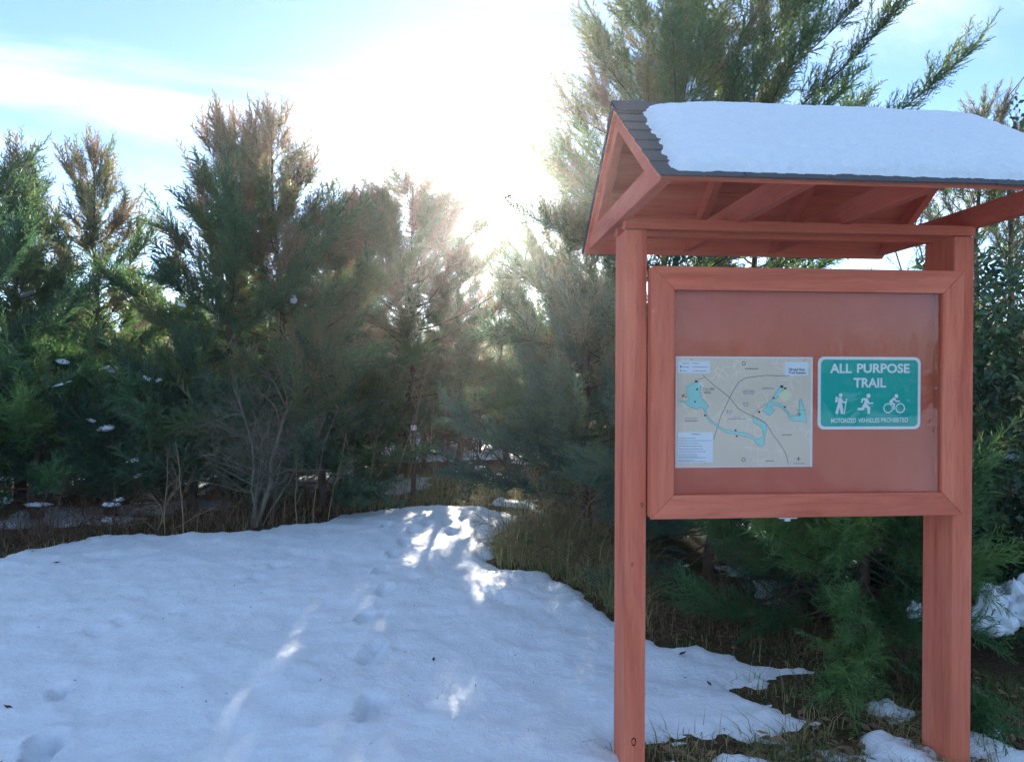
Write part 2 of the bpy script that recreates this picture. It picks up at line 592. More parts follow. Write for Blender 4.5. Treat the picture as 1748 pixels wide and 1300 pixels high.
# ------------------------------------------------------------------ kiosk
KX, KY, KTH = 0.5757, 2.8589, R(4.638)
W_, PW, PD, PR = 1.3908, 0.0921, 0.1898, 0.0643      # inner span, post width, post depth, cabinet proud of posts
ZT, ZB = CAM_H + 0.4648, CAM_H - 0.5952              # cabinet top and bottom
ZBT, ZBB = CAM_H + 0.675, CAM_H + 0.632              # beam
ZE, ZR = CAM_H + 0.6671, CAM_H + 1.1619              # eave and ridge
EF, ER = 0.6269, 0.5416
XL, XR_ = -PW - 0.030, W_ + PW + 0.036
YF, YB = -EF, PD + ER
YM = (YF + YB) / 2

kiosk = empty('trailhead_kiosk', (KX, KY, 0), KTH)
tag(kiosk, 'red-stained wooden notice board kiosk with a small gabled roof beside the snowy trail', 'kiosk')


def build_kiosk():
    k = kiosk
    for x0 in (-PW, W_):
        MB().box(x0, x0 + PW, 0, PD, -0.35, ZBB - 0.003, 0.004).build('post', WV, k)
    MB().box(-PW - 0.004, W_ + PW + 0.004, -0.004, 0.040, ZBB, ZBT, 0.003).build('front_beam', WX, k)
    MB().box(-PW - 0.002, W_ + PW + 0.002, PD - 0.045, PD + 0.002, ZBB - 0.002, ZBT, 0.003).build('rear_beam', WX, k)
    # knots on the near post
    for (x, z, rx, rz) in ((-0.050, CAM_H - 1.56, .010, .019), (-0.018, ZB + 0.05, .006, .009), (-0.06, 0.9, .005, .008)):
        bm = MB()
        ring = [(x + rx * math.cos(a) * (1 + .15 * math.sin(3 * a)), z + rz * math.sin(a)) for a in np.linspace(0, 2 * math.pi, 14)[:-1]]
        ring2 = [(x + .5 * rx * math.cos(a), z + .5 * rz * math.sin(a)) for a in np.linspace(0, 2 * math.pi, 14)[:-1]]
        n = len(ring)
        a = [bm.bm.verts.new((p[0], -0.0012, p[1])) for p in ring]
        b = [bm.bm.verts.new((p[0], 0.0005, p[1])) for p in ring2]
        for i in range(n):
            bm.bm.faces.new((a[i], a[(i + 1) % n], b[(i + 1) % n], b[i]))
        bm.bm.faces.new(b)
        bm.build('knot', KNOT, k)

    # trusses: two rafters and a tie each, and the roof deck
    run, rise = YM - YF, ZR - ZE
    ln = math.hypot(run, rise)
    cs, sn = run / ln, rise / ln
    xw = 0.038
    tz = ZE - 0.006
    xs = [XL + 0.004, XL + 0.315 * (XR_ - XL), XL + 0.60 * (XR_ - XL), XR_ - 0.004 - xw]
    dpt = 0.062

    def slope(side, s, off):
        """point on a slope: s from eave (0) to ridge (1), off = distance out of the roof plane"""
        y = (YF + s * run) if side == 0 else (YB - s * run)
        ny = -sn if side == 0 else sn
        return y + ny * off, ZE + s * rise + cs * off
    for i, x in enumerate(xs):
        for side in (0, 1):
            sr = 0.965 if side else 1.0
            a0, a1 = slope(side, 0.045, -0.016), slope(side, sr, -0.016)
            b1, b0 = slope(side, sr - 0.02, -0.016 - dpt), slope(side, 0.13, -0.016 - dpt)
            poly = [(x, a0[0], a0[1]), (x, a1[0], a1[1]), (x, b1[0], b1[1]), (x, b0[0], b0[1])]
            MB().prism(poly, (xw, 0, 0), bev=0.002).build('rafter', WS, k)
        th = 0.085
        dx = 0.003
        y0, y1 = YF + 0.045, YB - 0.045
        zt_ = ZBT + 0.002
        cut = (th + 0.01) * run / rise
        MB().prism([(x - dx, y0, zt_ - 0.008), (x - dx, y0 + cut, zt_ + th), (x - dx, y1 - cut, zt_ + th), (x - dx, y1, zt_ - 0.008)],
                   (xw + 2 * dx, 0, 0), bev=0.002).build('tie_beam', WS, k)
    # deck boards, separate boards on each slope so the joints show from below
    nb = 6
    for side in (0, 1):
        for j in range(nb):
            s0, s1 = j / nb + 0.002, (j + 1) / nb - 0.002
            p = [slope(side, s0, -0.015), slope(side, s1, -0.015), slope(side, s1, 0.001), slope(side, s0, 0.001)]
            MB().prism([(XL - 0.012, y, z) for (y, z) in p], (XR_ - XL + 0.024, 0, 0)).build('deck_board', WX, k)
    # shingles
    sw, exp_ = 0.292, ln / 7.0
    first = {}
    for side in (0, 1):
        for c in range(7):
            x = XL - 0.022 - (0.146 if c % 2 else 0.0)
            j = 0
            while x < XR_ + 0.02:
                x0, x1 = max(x, XL - 0.022), min(x + sw, XR_ + 0.022)
                x += sw + 0.004
                if x1 - x0 < 0.03:
                    continue
                s0 = (c * exp_ - (0.022 if c == 0 else 0.0)) / ln
                s1 = min((c + 1.12) * exp_ / ln, 0.999)
                j += 1
                wob = 0.0015 * ((j * 7 + c * 3) % 5 - 2) / ln
                pts = []
                for (ss, o0) in ((s0 + wob, 0.0085), (s1, 0.0025)):
                    pts.append((slope(side, ss, o0), slope(side, ss, o0 + 0.0055)))
                prof = [pts[0][0], pts[1][0], pts[1][1], pts[0][1]]
                MB().prism([(x0, y, z) for (y, z) in prof], (x1 - x0, 0, 0)).build('shingle', SHINGLE, k)
    x = XL - 0.024
    while x < XR_:
        x1 = min(x + 0.20, XR_ + 0.024)
        lift = 0.016
        yz = [slope(0, 0.875, lift + .001), (YM, ZR + lift + 0.012), slope(1, 0.875, lift + .001), slope(1, 0.875, lift + .007), (YM, ZR + lift + 0.019), slope(0, 0.875, lift + .007)]
        MB().prism([(x + 0.001, y, z) for (y, z) in yz], (x1 - x - 0.003, 0, 0)).build('ridge_cap', SHINGLE, k)
        x += 0.20

    # display cabinet: back board, four mitred frame boards, side boards, pane
    fw = 0.098
    fb = 0.100
    y0, y1 = -PR, -PR + 0.022
    zt, zb = ZT, ZB
    xl, xr = 0.002, W_ - 0.002
    out = [(xl, zb), (xr, zb), (xr, zt), (xl, zt)]
    inn = [(xl + fw, zb + fb), (xr - fw, zb + fb), (xr - fw, zt - fw), (xl + fw, zt - fw)]
    for i in range(4):
        j = (i + 1) % 4
        q = [out[i], out[j], inn[j], inn[i]]
        g = 0.0006
        cx, cz = sum(p[0] for p in q) / 4, sum(p[1] for p in q) / 4
        q = [(p[0] + g * (cx - p[0]), p[1] + g * (cz - p[1])) for p in q]
        MB().prism([(p[0], y0, p[1]) for p in q], (0, y1 - y0, 0), bev=0.0022).build('frame_board', WX if i % 2 == 0 else WV, k)
    yb = -PR + 0.056                                    # face of the back board
    MB().box(xl + 0.004, xr - 0.004, yb, yb + 0.018, zb + 0.004, zt - 0.004).build('back_board', WB, k)
    for (a, b, c, d, m) in ((xl + .002, xl + .022, zb + .003, zt - .003, WV), (xr - .022, xr - .002, zb + .003, zt - .003, WV), (xl + .024, xr - .024, zb + .003, zb + .023, WX), (xl + .024, xr - .024, zt - .023, zt - .003, WX)):
        MB().box(a, b, y1 + 0.001, yb - 0.001, c, d).build('cabinet_side', m, k)
    # inner lining of the opening
    il, ir, ib, it = xl + fw, xr - fw, zb + fb, zt - fw
    for (a, b, c, d, m) in ((il - .016, il - .002, ib - .012, it + .012, WV), (ir + .002, ir + .016, ib - .012, it + .012, WV), (il, ir, ib - .016, ib - .002, WX), (il, ir, it + .002, it + .016, WX)):
        MB().box(a, b, y1 + 0.0005, yb - 0.0015, c, d).build('stop_strip', m, k)
    MB().box(il - .0015, ir + .0015, y1 - 0.008, y1 - 0.005, ib - .0015, it + .0015).build('glazing_pane', PANE, k)
    # little latch under the bottom board and a screw in the jamb
    lx = 0.60
    lb = MB().box(lx - .040, lx + .040, y0 + .002, y1 + .004, zb - .006, zb - .0015, .001)
    lb.box(lx - .012, lx + .012, y0 + .006, y1 - .002, zb - .018, zb - .006, .001)
    lb.build('latch', METAL, k)
    MB().tube([(ir - .001, yb - .018, CAM_H - 0.045), (ir - .005, yb - .018, CAM_H - 0.045)], [.006, .005], 10).build('screw', METAL, k)
    return yb, il, ir, ib, it


KNOT = bark('knot', (0.03, 0.012, 0.010), (0.07, 0.022, 0.016), (0.16, 0.05, 0.035))
METAL = simple('galvanised_metal', (0.62, 0.63, 0.65), 0.35, 0.8)


def shingle_mat():
    m, t, p = newmat('asphalt_shingle')
    g = noise(t, 260.0, 3, 0.7)
    b = noise(t, 5.0, 4, 0.6)
    c = ramp(t, g, [(0.3, (0.030, 0.032, 0.036)), (0.55, (0.070, 0.074, 0.082)), (0.75, (0.15, 0.155, 0.165))])
    t.links.new(mixc(t, ramp(t, b, [(0.4, (0, 0, 0)), (0.7, (0.5, 0.5, 0.5))]), c, (0.055, 0.055, 0.06)), p.inputs['Base Color'])
    p.inputs['Roughness'].default_value = 0.9
    bump(t, p, g, 0.5, 0.002)
    return m


SHINGLE = shingle_mat()


def pane_mat():
    m = bpy.data.materials.new('acrylic_pane')
    m.use_nodes = True
    t = m.node_tree
    t.nodes.clear()
    tr = N(t, 'ShaderNodeBsdfTransparent')
    tr.inputs[0].default_value = (0.95, 0.96, 0.96, 1)
    gl = N(t, 'ShaderNodeBsdfGlossy', i_Roughness=0.03)
    w = noise(t, 4.5, 3, 0.5, (1.0, 1, 0.55), 2.2)
    b = N(t, 'ShaderNodeBump', i_Strength=0.06, i_Distance=0.05)
    t.links.new(w, b.inputs['Height'])
    t.links.new(b.outputs[0], gl.inputs['Normal'])
    fr = N(t, 'ShaderNodeFresnel', i_IOR=1.5)
    ms = N(t, 'ShaderNodeMixShader')
    mm = N(t, 'ShaderNodeMath', operation='MULTIPLY')
    mm.inputs[1].default_value = 0.38
    t.links.new(fr.outputs[0], mm.inputs[0])
    # faint dust on the sheet
    df = N(t, 'ShaderNodeBsdfDiffuse')
    df.inputs[0].default_value = (0.55, 0.55, 0.55, 1)
    ds = N(t, 'ShaderNodeMixShader')
    dn = noise(t, 7.0, 6, 0.7)
    rr = ramp(t, dn, [(0.45, (0.0, 0.0, 0.0)), (0.8, (0.012, 0.012, 0.012))])
    out = N(t, 'ShaderNodeOutputMaterial')
    t.links.new(mm.outputs[0], ms.inputs[0]); t.links.new(tr.outputs[0], ms.inputs[1]); t.links.new(gl.outputs[0], ms.inputs[2])
    t.links.new(rr, ds.inputs[0]); t.links.new(ms.outputs[0], ds.inputs[1]); t.links.new(df.outputs[0], ds.inputs[2])
    t.links.new(ds.outputs[0], out.inputs['Surface'])
    return m


PANE = pane_mat()
BOARD_Y, OPL, OPR, OPB, OPT = build_kiosk()


def roof_snow():
    """snow slab on the front slope, thickness falling off to ragged edges"""
    run, rise = YM - YF, ZR - ZE
    ln = math.hypot(run, rise)
    cs, sn = run / ln, rise / ln
    nu, nv = 320, 170
    uu, vv = np.linspace(0, 1, nu), np.linspace(0, 1, nv)
    U, V = np.meshgrid(uu, vv)
    x0, x1 = XL - 0.02, XR_ + 0.03
    X = x0 + U * (x1 - x0)
    S = -0.015 + V * (ln + 0.015 + 0.26)            # runs over the ridge onto the far slope
    left = XL + 0.038 + 0.062 * np.clip(S / ln, 0, 1)
    rag = fbm(X * 30, S * 30, 500, 3, 0.6) * 0.014 + fbm(X * 6, S * 6, 505, 2) * 0.014
    d = np.minimum(X - left, (XR_ - 0.02) - X)
    d = np.minimum(d, S - 0.028)
    d = np.minimum(d, (ln + 0.15) - S) + rag
    T = 0.062 * (1 - np.exp(-np.clip(d, 0, None) / 0.026)) * (0.75 + 0.25 * sstep(0, .3, d))
    T *= 1 + 0.18 * fbm(X * 2.5, S * 2.5, 510, 3)
    T += np.where(d > 0, 0.004 * fbm(X * 45, S * 45, 520, 3, .6), 0)
    T += np.where(d > 0, np.exp(-np.abs(d) / 0.03) * 0.010 * fbm(X * 60, S * 60, 530, 2), 0)
    # smooth ridge: blend the two slopes
    e = S - ln
    soft = 0.06
    hz = ZR - (sn) * np.sqrt(e * e + soft * soft) * 1.0 + sn * soft * 0.12
    yy = YM + e * cs
    ny = np.where(e < 0, -sn, sn) * np.clip(np.abs(e) / 0.12, 0, 1)
    off = np.where(d > 0, T + 0.012, 0.009)
    # lumps bulge forward at the drip edge
    Yp = yy + ny * off
    Zp = hz + cs * off
    P = np.stack([X, Yp, Zp], -1).reshape(-1, 3)
    i, j = np.meshgrid(np.arange(nu - 1), np.arange(nv - 1))
    a = (j * nu + i).ravel()
    Fq = np.stack([a, a + 1, a + nu + 1, a + nu], -1)
    k = (d > -0.004).ravel()
    Fq = Fq[k[Fq].any(1)]
    used = np.zeros(len(P), bool); used[Fq.ravel()] = True
    re = np.cumsum(used) - 1
    o = link('roof_snow', np_mesh('roof_snow', P[used], [re[Fq]], True), SNOW)
    o.location, o.rotation_euler = (KX, KY, 0), (0, 0, KTH)
    tag(o, 'thick white snow blanket lying on the shingled kiosk roof', 'snow')


roof_snow()

# ------------------------------------------------------------------ map and sign
def to_local(px, py, ylocal):
    """where the ray through a photo pixel meets the board plane, in kiosk coordinates"""
    o, p = Vector((0, 0, CAM_H)), at(px, py, 3.0)
    inv = Matrix.Rotation(-KTH, 3, 'Z')
    a, b = inv @ (o - Vector((KX, KY, 0))), inv @ (p - Vector((KX, KY, 0)))
    t = (ylocal - a.y) / (b.y - a.y)
    q = a + (b - a) * t
    return q.x, q.z


def text_mesh(s, x0, x1, zbase, cap, y, bold=0.02, name='lettering'):
    cu = bpy.data.curves.new(name, 'FONT')
    cu.body = s
    cu.size = 1.0
    cu.offset = bold
    cu.fill_mode = 'FRONT'
    cu.resolution_u = 4
    ob = bpy.data.objects.new('tmp', cu)
    C.objects.link(ob)
    me = bpy.data.meshes.new_from_object(ob)
    bpy.data.objects.remove(ob)
    n = len(me.vertices)
    v = np.empty(n * 3, np.float32)
    me.vertices.foreach_get('co', v)
    v = v.reshape(-1, 3)
    mn, mx = v.min(0), v.max(0)
    q = np.empty_like(v)
    q[:, 0] = x0 + (v[:, 0] - mn[0]) / (mx[0] - mn[0]) * (x1 - x0)
    q[:, 2] = zbase + (v[:, 1] - mn[1]) / (mx[1] - mn[1]) * cap
    q[:, 1] = y
    fs = [tuple(p.vertices) for p in me.polygons]
    bpy.data.meshes.remove(me)
    return [tuple(p) for p in q], fs


def mesh_from(name, chunks):
    V, Fs = [], []
    for v, f in chunks:
        o = len(V)
        V += v
        Fs += [tuple(i + o for i in q) for q in f]
    me = bpy.data.meshes.new(name)
    me.from_pydata(V, [], Fs)
    me.update()
    return me


def band(pts, w, y):
    """ribbon of width w along 2d points"""
    V, Fs = [], []
    n = len(pts)
    for i, p in enumerate(pts):
        a, b = np.array(pts[max(i - 1, 0)]), np.array(pts[min(i + 1, n - 1)])
        d = (b - a) / (np.linalg.norm(b - a) + 1e-9)
        ww = w[i] if hasattr(w, '__len__') else w
        nx, nz = -d[1] * ww / 2, d[0] * ww / 2
        V += [(p[0] + nx, y, p[1] + nz), (p[0] - nx, y, p[1] - nz)]
    for i in range(n - 1):
        Fs.append((2 * i, 2 * i + 1, 2 * i + 3, 2 * i + 2))
    return V, Fs


def poly2(pts, y):
    return [(p[0], y, p[1]) for p in pts], [tuple(range(len(pts)))]


def rrect(x0, x1, z0, z1, r, n=6):
    pts = []
    for cx, cz, a0 in ((x1 - r, z1 - r, 0), (x0 + r, z1 - r, 90), (x0 + r, z0 + r, 180), (x1 - r, z0 + r, 270)):
        for i in range(n + 1):
            a = R(a0 + 90 * i / n)
            pts.append((cx + r * math.cos(a), cz + r * math.sin(a)))
    return pts


def disc(cx, cz, r, y, n=20):
    return poly2([(cx + r * math.cos(6.2832 * i / n), cz + r * math.sin(6.2832 * i / n)) for i in range(n)], y)


def ringm(cx, cz, r, w, y, n=28):
    return band([(cx + r * math.cos(6.2832 * i / n), cz + r * math.sin(6.2832 * i / n)) for i in range(n + 1)], w, y)


SIGN_GREEN = simple('sign_green', (0.0, 0.44, 0.37), 0.5, 0, 0.08)
SIGN_WHITE = simple('sign_white', (0.86, 0.88, 0.90), 0.5, 0, 0.2)
PAPER = simple('map_paper', (0.80, 0.82, 0.86), 0.6)
INK = simple('map_ink', (0.06, 0.06, 0.075), 0.6)
INK_SOFT = simple('map_grey_ink', (0.20, 0.17, 0.19), 0.6)
ROADC = simple('map_road', (0.27, 0.185, 0.19), 0.6)
AREA = simple('map_park_area', (0.36, 0.74, 0.68), 0.6)
AREA_E = simple('map_park_edge', (0.13, 0.30, 0.28), 0.6)
AREA_Y = simple('map_pale_area', (0.84, 0.82, 0.50), 0.6)
BOXC = simple('map_white_box', (0.80, 0.86, 0.92), 0.6)
BLUEINK = simple('map_blue_ink', (0.14, 0.17, 0.34), 0.6)


def map_tan():
    m, t, p = newmat('map_tan_print')
    v = t.nodes.new('ShaderNodeTexVoronoi')
    v.feature = 'DISTANCE_TO_EDGE'
    v.inputs['Scale'].default_value = 26.0
    co = t.nodes.new('ShaderNodeTexCoord')
    t.links.new(co.outputs['Object'], v.inputs['Vector'])
    big = noise(t, 9.0, 3, 0.5)
    lines = ramp(t, v.outputs['Distance'], [(0.0, (1, 1, 1)), (0.03, (1, 1, 1)), (0.06, (0, 0, 0))])
    where = ramp(t, big, [(0.47, (0, 0, 0)), (0.6, (0.6, 0.6, 0.6))])
    f = mixc(t, 1.0, lines, where, 'MULTIPLY')
    t.links.new(mixc(t, f, (0.80, 0.66, 0.51), (0.90, 0.82, 0.70)), p.inputs['Base Color'])
    p.inputs['Roughness'].default_value = 0.6
    return m


def build_map():
    root = empty('trail_map', (KX, KY, 0), KTH)
    tag(root, 'tan printed trail map with green park areas pinned behind the kiosk pane', 'map')
    yb = BOARD_Y
    (x0, z1), (x1, z0) = to_local(1153.5, 608, yb), to_local(1386, 796, yb)
    x0 = max(x0, OPL + 0.002)
    Wm, Hm = x1 - x0, z1 - z0

    def q(cx, cy):                                  # position on the map face, 0..1 across and down
        return x0 + (cx - 120) / 1270 * Wm, z1 - (cy - 150) / 1015 * Hm

    def qs(l):
        return [q(*p) for p in l]
    L1, L2, L3, L4 = yb - .0025, yb - .0030, yb - .0035, yb - .0040
    MB().box(x0, x1, yb - .0020, yb - .0002, z0, z1).build('map_sheet', PAPER, root)
    link('map_print', mesh_from('map_print', [poly2(qs([(130, 162), (1376, 162), (1370, 1155), (130, 1155)]), L1)]), map_tan(), root)
    roads = [[(365, 318), (400, 350), (460, 405), (540, 465), (615, 525), (660, 585), (700, 630), (760, 665), (830, 695), (900, 725), (950, 760), (985, 810), (1020, 870), (1070, 930), (1125, 1015), (1150, 1070), (1165, 1145)],
             [(470, 910), (500, 800), (520, 740), (540, 680), (580, 600), (615, 525), (655, 450), (700, 380), (760, 345), (850, 332), (960, 320), (1060, 325), (1170, 322)],
             [(830, 690), (850, 655), (920, 605), (960, 575)], [(240, 165), (275, 188)], [(1300, 195), (1330, 165)], [(320, 362), (385, 340)], [(390, 1145), (394, 1120)]]
    link('map_roads', mesh_from('map_roads', [band(qs(r), [0.0030, .0030, .0014, .002, .002, .002, .001][i] * .9, L2 - .00002 * i) for i, r in enumerate(roads)]), ROADC, root)
    areas = [[(300, 380), (330, 380), (350, 440), (335, 470), (360, 490), (340, 505), (395, 575), (420, 605), (395, 620), (400, 650), (420, 700), (450, 735), (520, 790), (560, 815), (640, 830), (720, 845), (800, 860), (830, 880), (880, 908), (915, 895),
              (930, 850), (900, 790), (870, 770), (840, 760), (815, 700), (900, 735), (955, 770), (965, 815), (940, 880), (935, 950), (910, 980), (880, 965), (840, 915), (790, 890), (700, 870), (620, 848), (595, 855), (540, 825), (490, 785), (430, 745), (395, 690), (375, 630),
              (350, 610), (310, 632), (240, 605), (190, 565), (150, 565), (155, 548), (215, 560), (240, 540), (215, 480), (215, 435)],
             [(1075, 425), (1110, 440), (1080, 500), (1040, 530), (1000, 570), (1060, 570), (1110, 600), (1160, 655), (1180, 700), (1250, 690), (1265, 620), (1262, 550), (1275, 535), (1300, 590), (1335, 740), (1338, 770), (1300, 745), (1215, 742), (1175, 725), (1150, 670), (1100, 620), (1050, 595), (1015, 595), (1000, 615), (1035, 645), (980, 692),
              (915, 645), (960, 610), (965, 575), (1000, 545), (1050, 470)]]
    ch, ce = [], []
    for i, a in enumerate(areas):
        ch.append(poly2(qs(a), L3 - .00002 * i))
        ce.append(band(qs(a + a[:1]), .0014, L4 - .00002 * i))
    link('park_areas', mesh_from('park_areas', ch), AREA, root)
    link('park_outline', mesh_from('park_outline', ce), AREA_E, root)
    link('pale_area', mesh_from('pale_area', [poly2(qs([(1130, 445), (1195, 495), (1120, 570), (1068, 500)]), L4 - .0003)]), AREA_Y, root)
    for (a, b, c, d) in ((140, 432, 192, 302), (1128, 1345, 195, 323), (140, 463, 842, 1120)):
        link('map_box', mesh_from('map_box', [poly2(qs([(a, c), (b, c), (b, d), (a, d)]), L2)]), BOXC, root)
    tm = []

    def txt(s, a, b, base, cap, bold=.0):
        (xa, zb_), (xb, zt_) = q(a, base), q(b, base - cap)
        tm.append(text_mesh(s, xa, xb, zb_, zt_ - zb_, L4 - .0002, bold))
    txt('Broad Run', 1170, 1312, 277, 25, .015)
    txt('Trail System', 1160, 1322, 312, 28, .015)
    link('map_title', mesh_from('map_title', tm), INK, root)
    tm.clear()
    txt('YOU ARE', 368, 470, 458, 24)
    txt('HERE', 378, 440, 490, 22)
    # the rest of the print is too small to read in the photograph: lines of text stay lines
    rr = random.Random(4)
    for yy, ends in ((895, 300), (918, 445), (943, 330), (968, 360), (993, 370), (1018, 400), (1045, 320), (1063, 320), (1074, 400), (1097, 290), (1108, 390)):
        xx = 148
        while xx < ends:
            w = rr.uniform(8, 26)
            tm.append(band(qs([(xx, yy), (min(xx + w, ends), yy)]), .0021, L4 - .0002))
            xx += w + 5
    for (a, b, yy, wd) in ((265, 345, 860, .004), (755, 880, 260, .005), (915, 1030, 440, .004), (205, 315, 715, .003), (205, 320, 737, .005), (1105, 1195, 868, .005), (950, 1028, 1107, .004), (180, 240, 213, .003), (270, 330, 213, .003), (180, 240, 246, .003),
                           (275, 415, 246, .003), (180, 220, 282, .003), (275, 400, 282, .003), (1210, 1315, 1134, .003), (1100, 1155, 495, .002), (1100, 1155, 512, .002), (1105, 1150, 527, .002)):
        xx = a
        while xx < b:
            w = rr.uniform(8, 20)
            tm.append(band(qs([(xx, yy), (min(xx + w, b), yy)]), wd * .85, L4 - .0002))
            xx += w + 4
    tag(link('map_lettering', mesh_from('map_lettering', tm), INK_SOFT, root), kind='stuff')
    tm.clear()
    for (a, b, yy) in ((740, 840, 460), (735, 845, 475), (740, 840, 490), (735, 790, 575), (735, 790, 590), (745, 780, 605), (585, 635, 642), (585, 640, 657), (590, 625, 673), (645, 715, 708), (600, 765, 722), (1230, 1330, 640)):
        tm.append(band(qs([(a, yy), ((a + b) / 2 - 4, yy)]), .0018, L4 - .0002)); tm.append(band(qs([((a + b) / 2 + 4, yy), (b, yy)]), .0018, L4 - .0002))
    tag(link('blue_lettering', mesh_from('blue_lettering', tm), BLUEINK, root), kind='stuff')
    tm.clear()
    for (a, b, r) in ((1098, 423, 14), (1130, 440, 11), (305, 378, 13), (313, 450, 9), (295, 563, 8), (388, 688, 10), (670, 825, 9), (680, 880, 9), (888, 657, 10), (1127, 612, 9), (1022, 528, 9), (163, 243, 8), (163, 280, 6)):
        cx, cz = q(a, b)
        rr_ = r * Wm / 1270
        tm.append(poly2([(cx - rr_, cz - rr_ * .8), (cx + rr_, cz - rr_ * .8), (cx + rr_, cz + rr_ * .8), (cx - rr_, cz + rr_ * .8)], L4 - .0002))
    for r in ([(175, 505), (222, 522)], [(185, 528), (175, 505), (200, 495)], [(1235, 680), (1275, 682)], [(1255, 662), (1277, 682), (1255, 698)], [(1258, 1070), (1258, 1110)], [(1240, 1090), (1276, 1090)]):
        tm.append(band(qs(r), .003, L4 - .0003))
    for (a, b, r) in ((742, 213, 16), (745, 1095, 16)):
        cx, cz = q(a, b)
        tm.append(ringm(cx, cz, r * Wm / 1270, .0022, L4 - .0002, 16))
    tag(link('map_symbols', mesh_from('map_symbols', tm), INK, root), kind='stuff')
    link('white_arrow', mesh_from('white_arrow', [band(qs([(372, 425), (335, 392)]), .005, L4 - .0002), band(qs([(335, 425), (330, 388), (365, 392)]), .005, L4 - .0003)]), SIGN_WHITE, root)


def build_sign():
    root = empty('trail_sign', (KX, KY, 0), KTH)
    tag(root, 'green and white all purpose trail sign with walker, runner and cyclist symbols', 'sign')
    yb = BOARD_Y
    (x0, z1), (x1, z0) = to_local(1396, 608.5, yb), to_local(1570, 732, yb)
    Ws, Hs = x1 - x0, z1 - z0

    def q(cx, cy):
        return x0 + (cx - 112) / 1278 * Ws, z1 - (cy - 132) / 908 * Hs
    k = Ws / 1278
    pr = rrect(x0, x1, z0, z1, 0.028)
    MB().prism([(p[0], yb - .0032, p[1]) for p in pr], (0, .003, 0)).build('sign_plate', SIGN_WHITE, root)
    e = 34 * k
    link('sign_field', mesh_from('sign_field', [poly2(rrect(x0 + e, x1 - e, z0 + e, z1 - e, 0.020), yb - .0036)]), SIGN_GREEN, root)
    y = yb - .0040
    tm = []
    for s, a, b, base, cap, bold in (('ALL', 258, 527, 337, 120, .028), ('PURPOSE', 592, 1250, 333, 118, .028), ('TRAIL', 550, 955, 515, 120, .028), ('MOTORIZED', 275, 583, 957, 56, .008), ('VEHICLES', 610, 875, 955, 56, .008), ('PROHIBITED', 897, 1235, 951, 56, .008)):
        (xa, zb_), (xb, zt_) = q(a, base), q(b, base - cap)
        tm.append(text_mesh(s, xa, xb, zb_, zt_ - zb_, y, bold))
    for w in tm:
        link('sign_word', mesh_from('sign_word', [w]), SIGN_WHITE, root)

    def limb(pts, w):
        return band([q(*p) for p in pts], [a * k for a in w], y)
    n = [0]

    def sym(name, parts):
        ch = []
        for i, (v, f) in enumerate(parts):
            ch.append(([(a, b - .00004 * i, c) for a, b, c in v], f))
        link(name, mesh_from(name, ch), SIGN_WHITE, root)
    for cx_, cy_ in ((750, 240), (756, 932)):
        bx, bz = q(cx_, cy_)
        MB().tube([(bx, y + .001, bz), (bx, y - .003, bz)], [.0055, .0042], 10).build('bolt', METAL, root)
    D = lambda cx, cy, r: disc(*q(cx, cy), r * k, y)
    Pg = lambda l: poly2([q(*p) for p in l], y)
    sym('walker_symbol', [D(392, 612, 23), Pg([(362, 640), (400, 640), (408, 700), (405, 740), (362, 740), (358, 690)]), Pg([(330, 632), (356, 628), (352, 700), (322, 700)]),
                          limb([(378, 725), (358, 780), (340, 845)], [44, 34, 28]), limb([(388, 725), (402, 780), (412, 845)], [44, 36, 34]), limb([(395, 655), (415, 695), (452, 705)], [26, 20, 15]), limb([(465, 655), (436, 845)], [11, 11])])
    sym('runner_symbol', [D(737, 620, 25), Pg([(680, 648), (722, 650), (735, 690), (715, 745), (672, 740), (690, 690)]), limb([(690, 660), (664, 660), (652, 705)], [26, 22, 20]), limb([(722, 672), (745, 715), (797, 710)], [28, 20, 15]),
                          limb([(690, 735), (662, 785), (602, 785)], [40, 34, 26]), limb([(700, 735), (742, 775), (740, 845)], [42, 36, 32])])
    sym('cyclist_symbol', [ringm(*q(983, 775), 53 * k, 13 * k, y), ringm(*q(1135, 775), 53 * k, 13 * k, y), D(1085, 622, 23), Pg([(1050, 640), (1078, 650), (1030, 700), (1040, 712), (1000, 705), (995, 690)]),
                           limb([(1060, 655), (1085, 690), (1130, 685)], [24, 18, 14]), limb([(1010, 700), (1058, 728), (1055, 795)], [32, 26, 22])])


build_map()
build_sign()

# ------------------------------------------------------------------ foliage generators
def unit(v):
    return v / (np.linalg.norm(v, axis=-1, keepdims=True) + 1e-9)


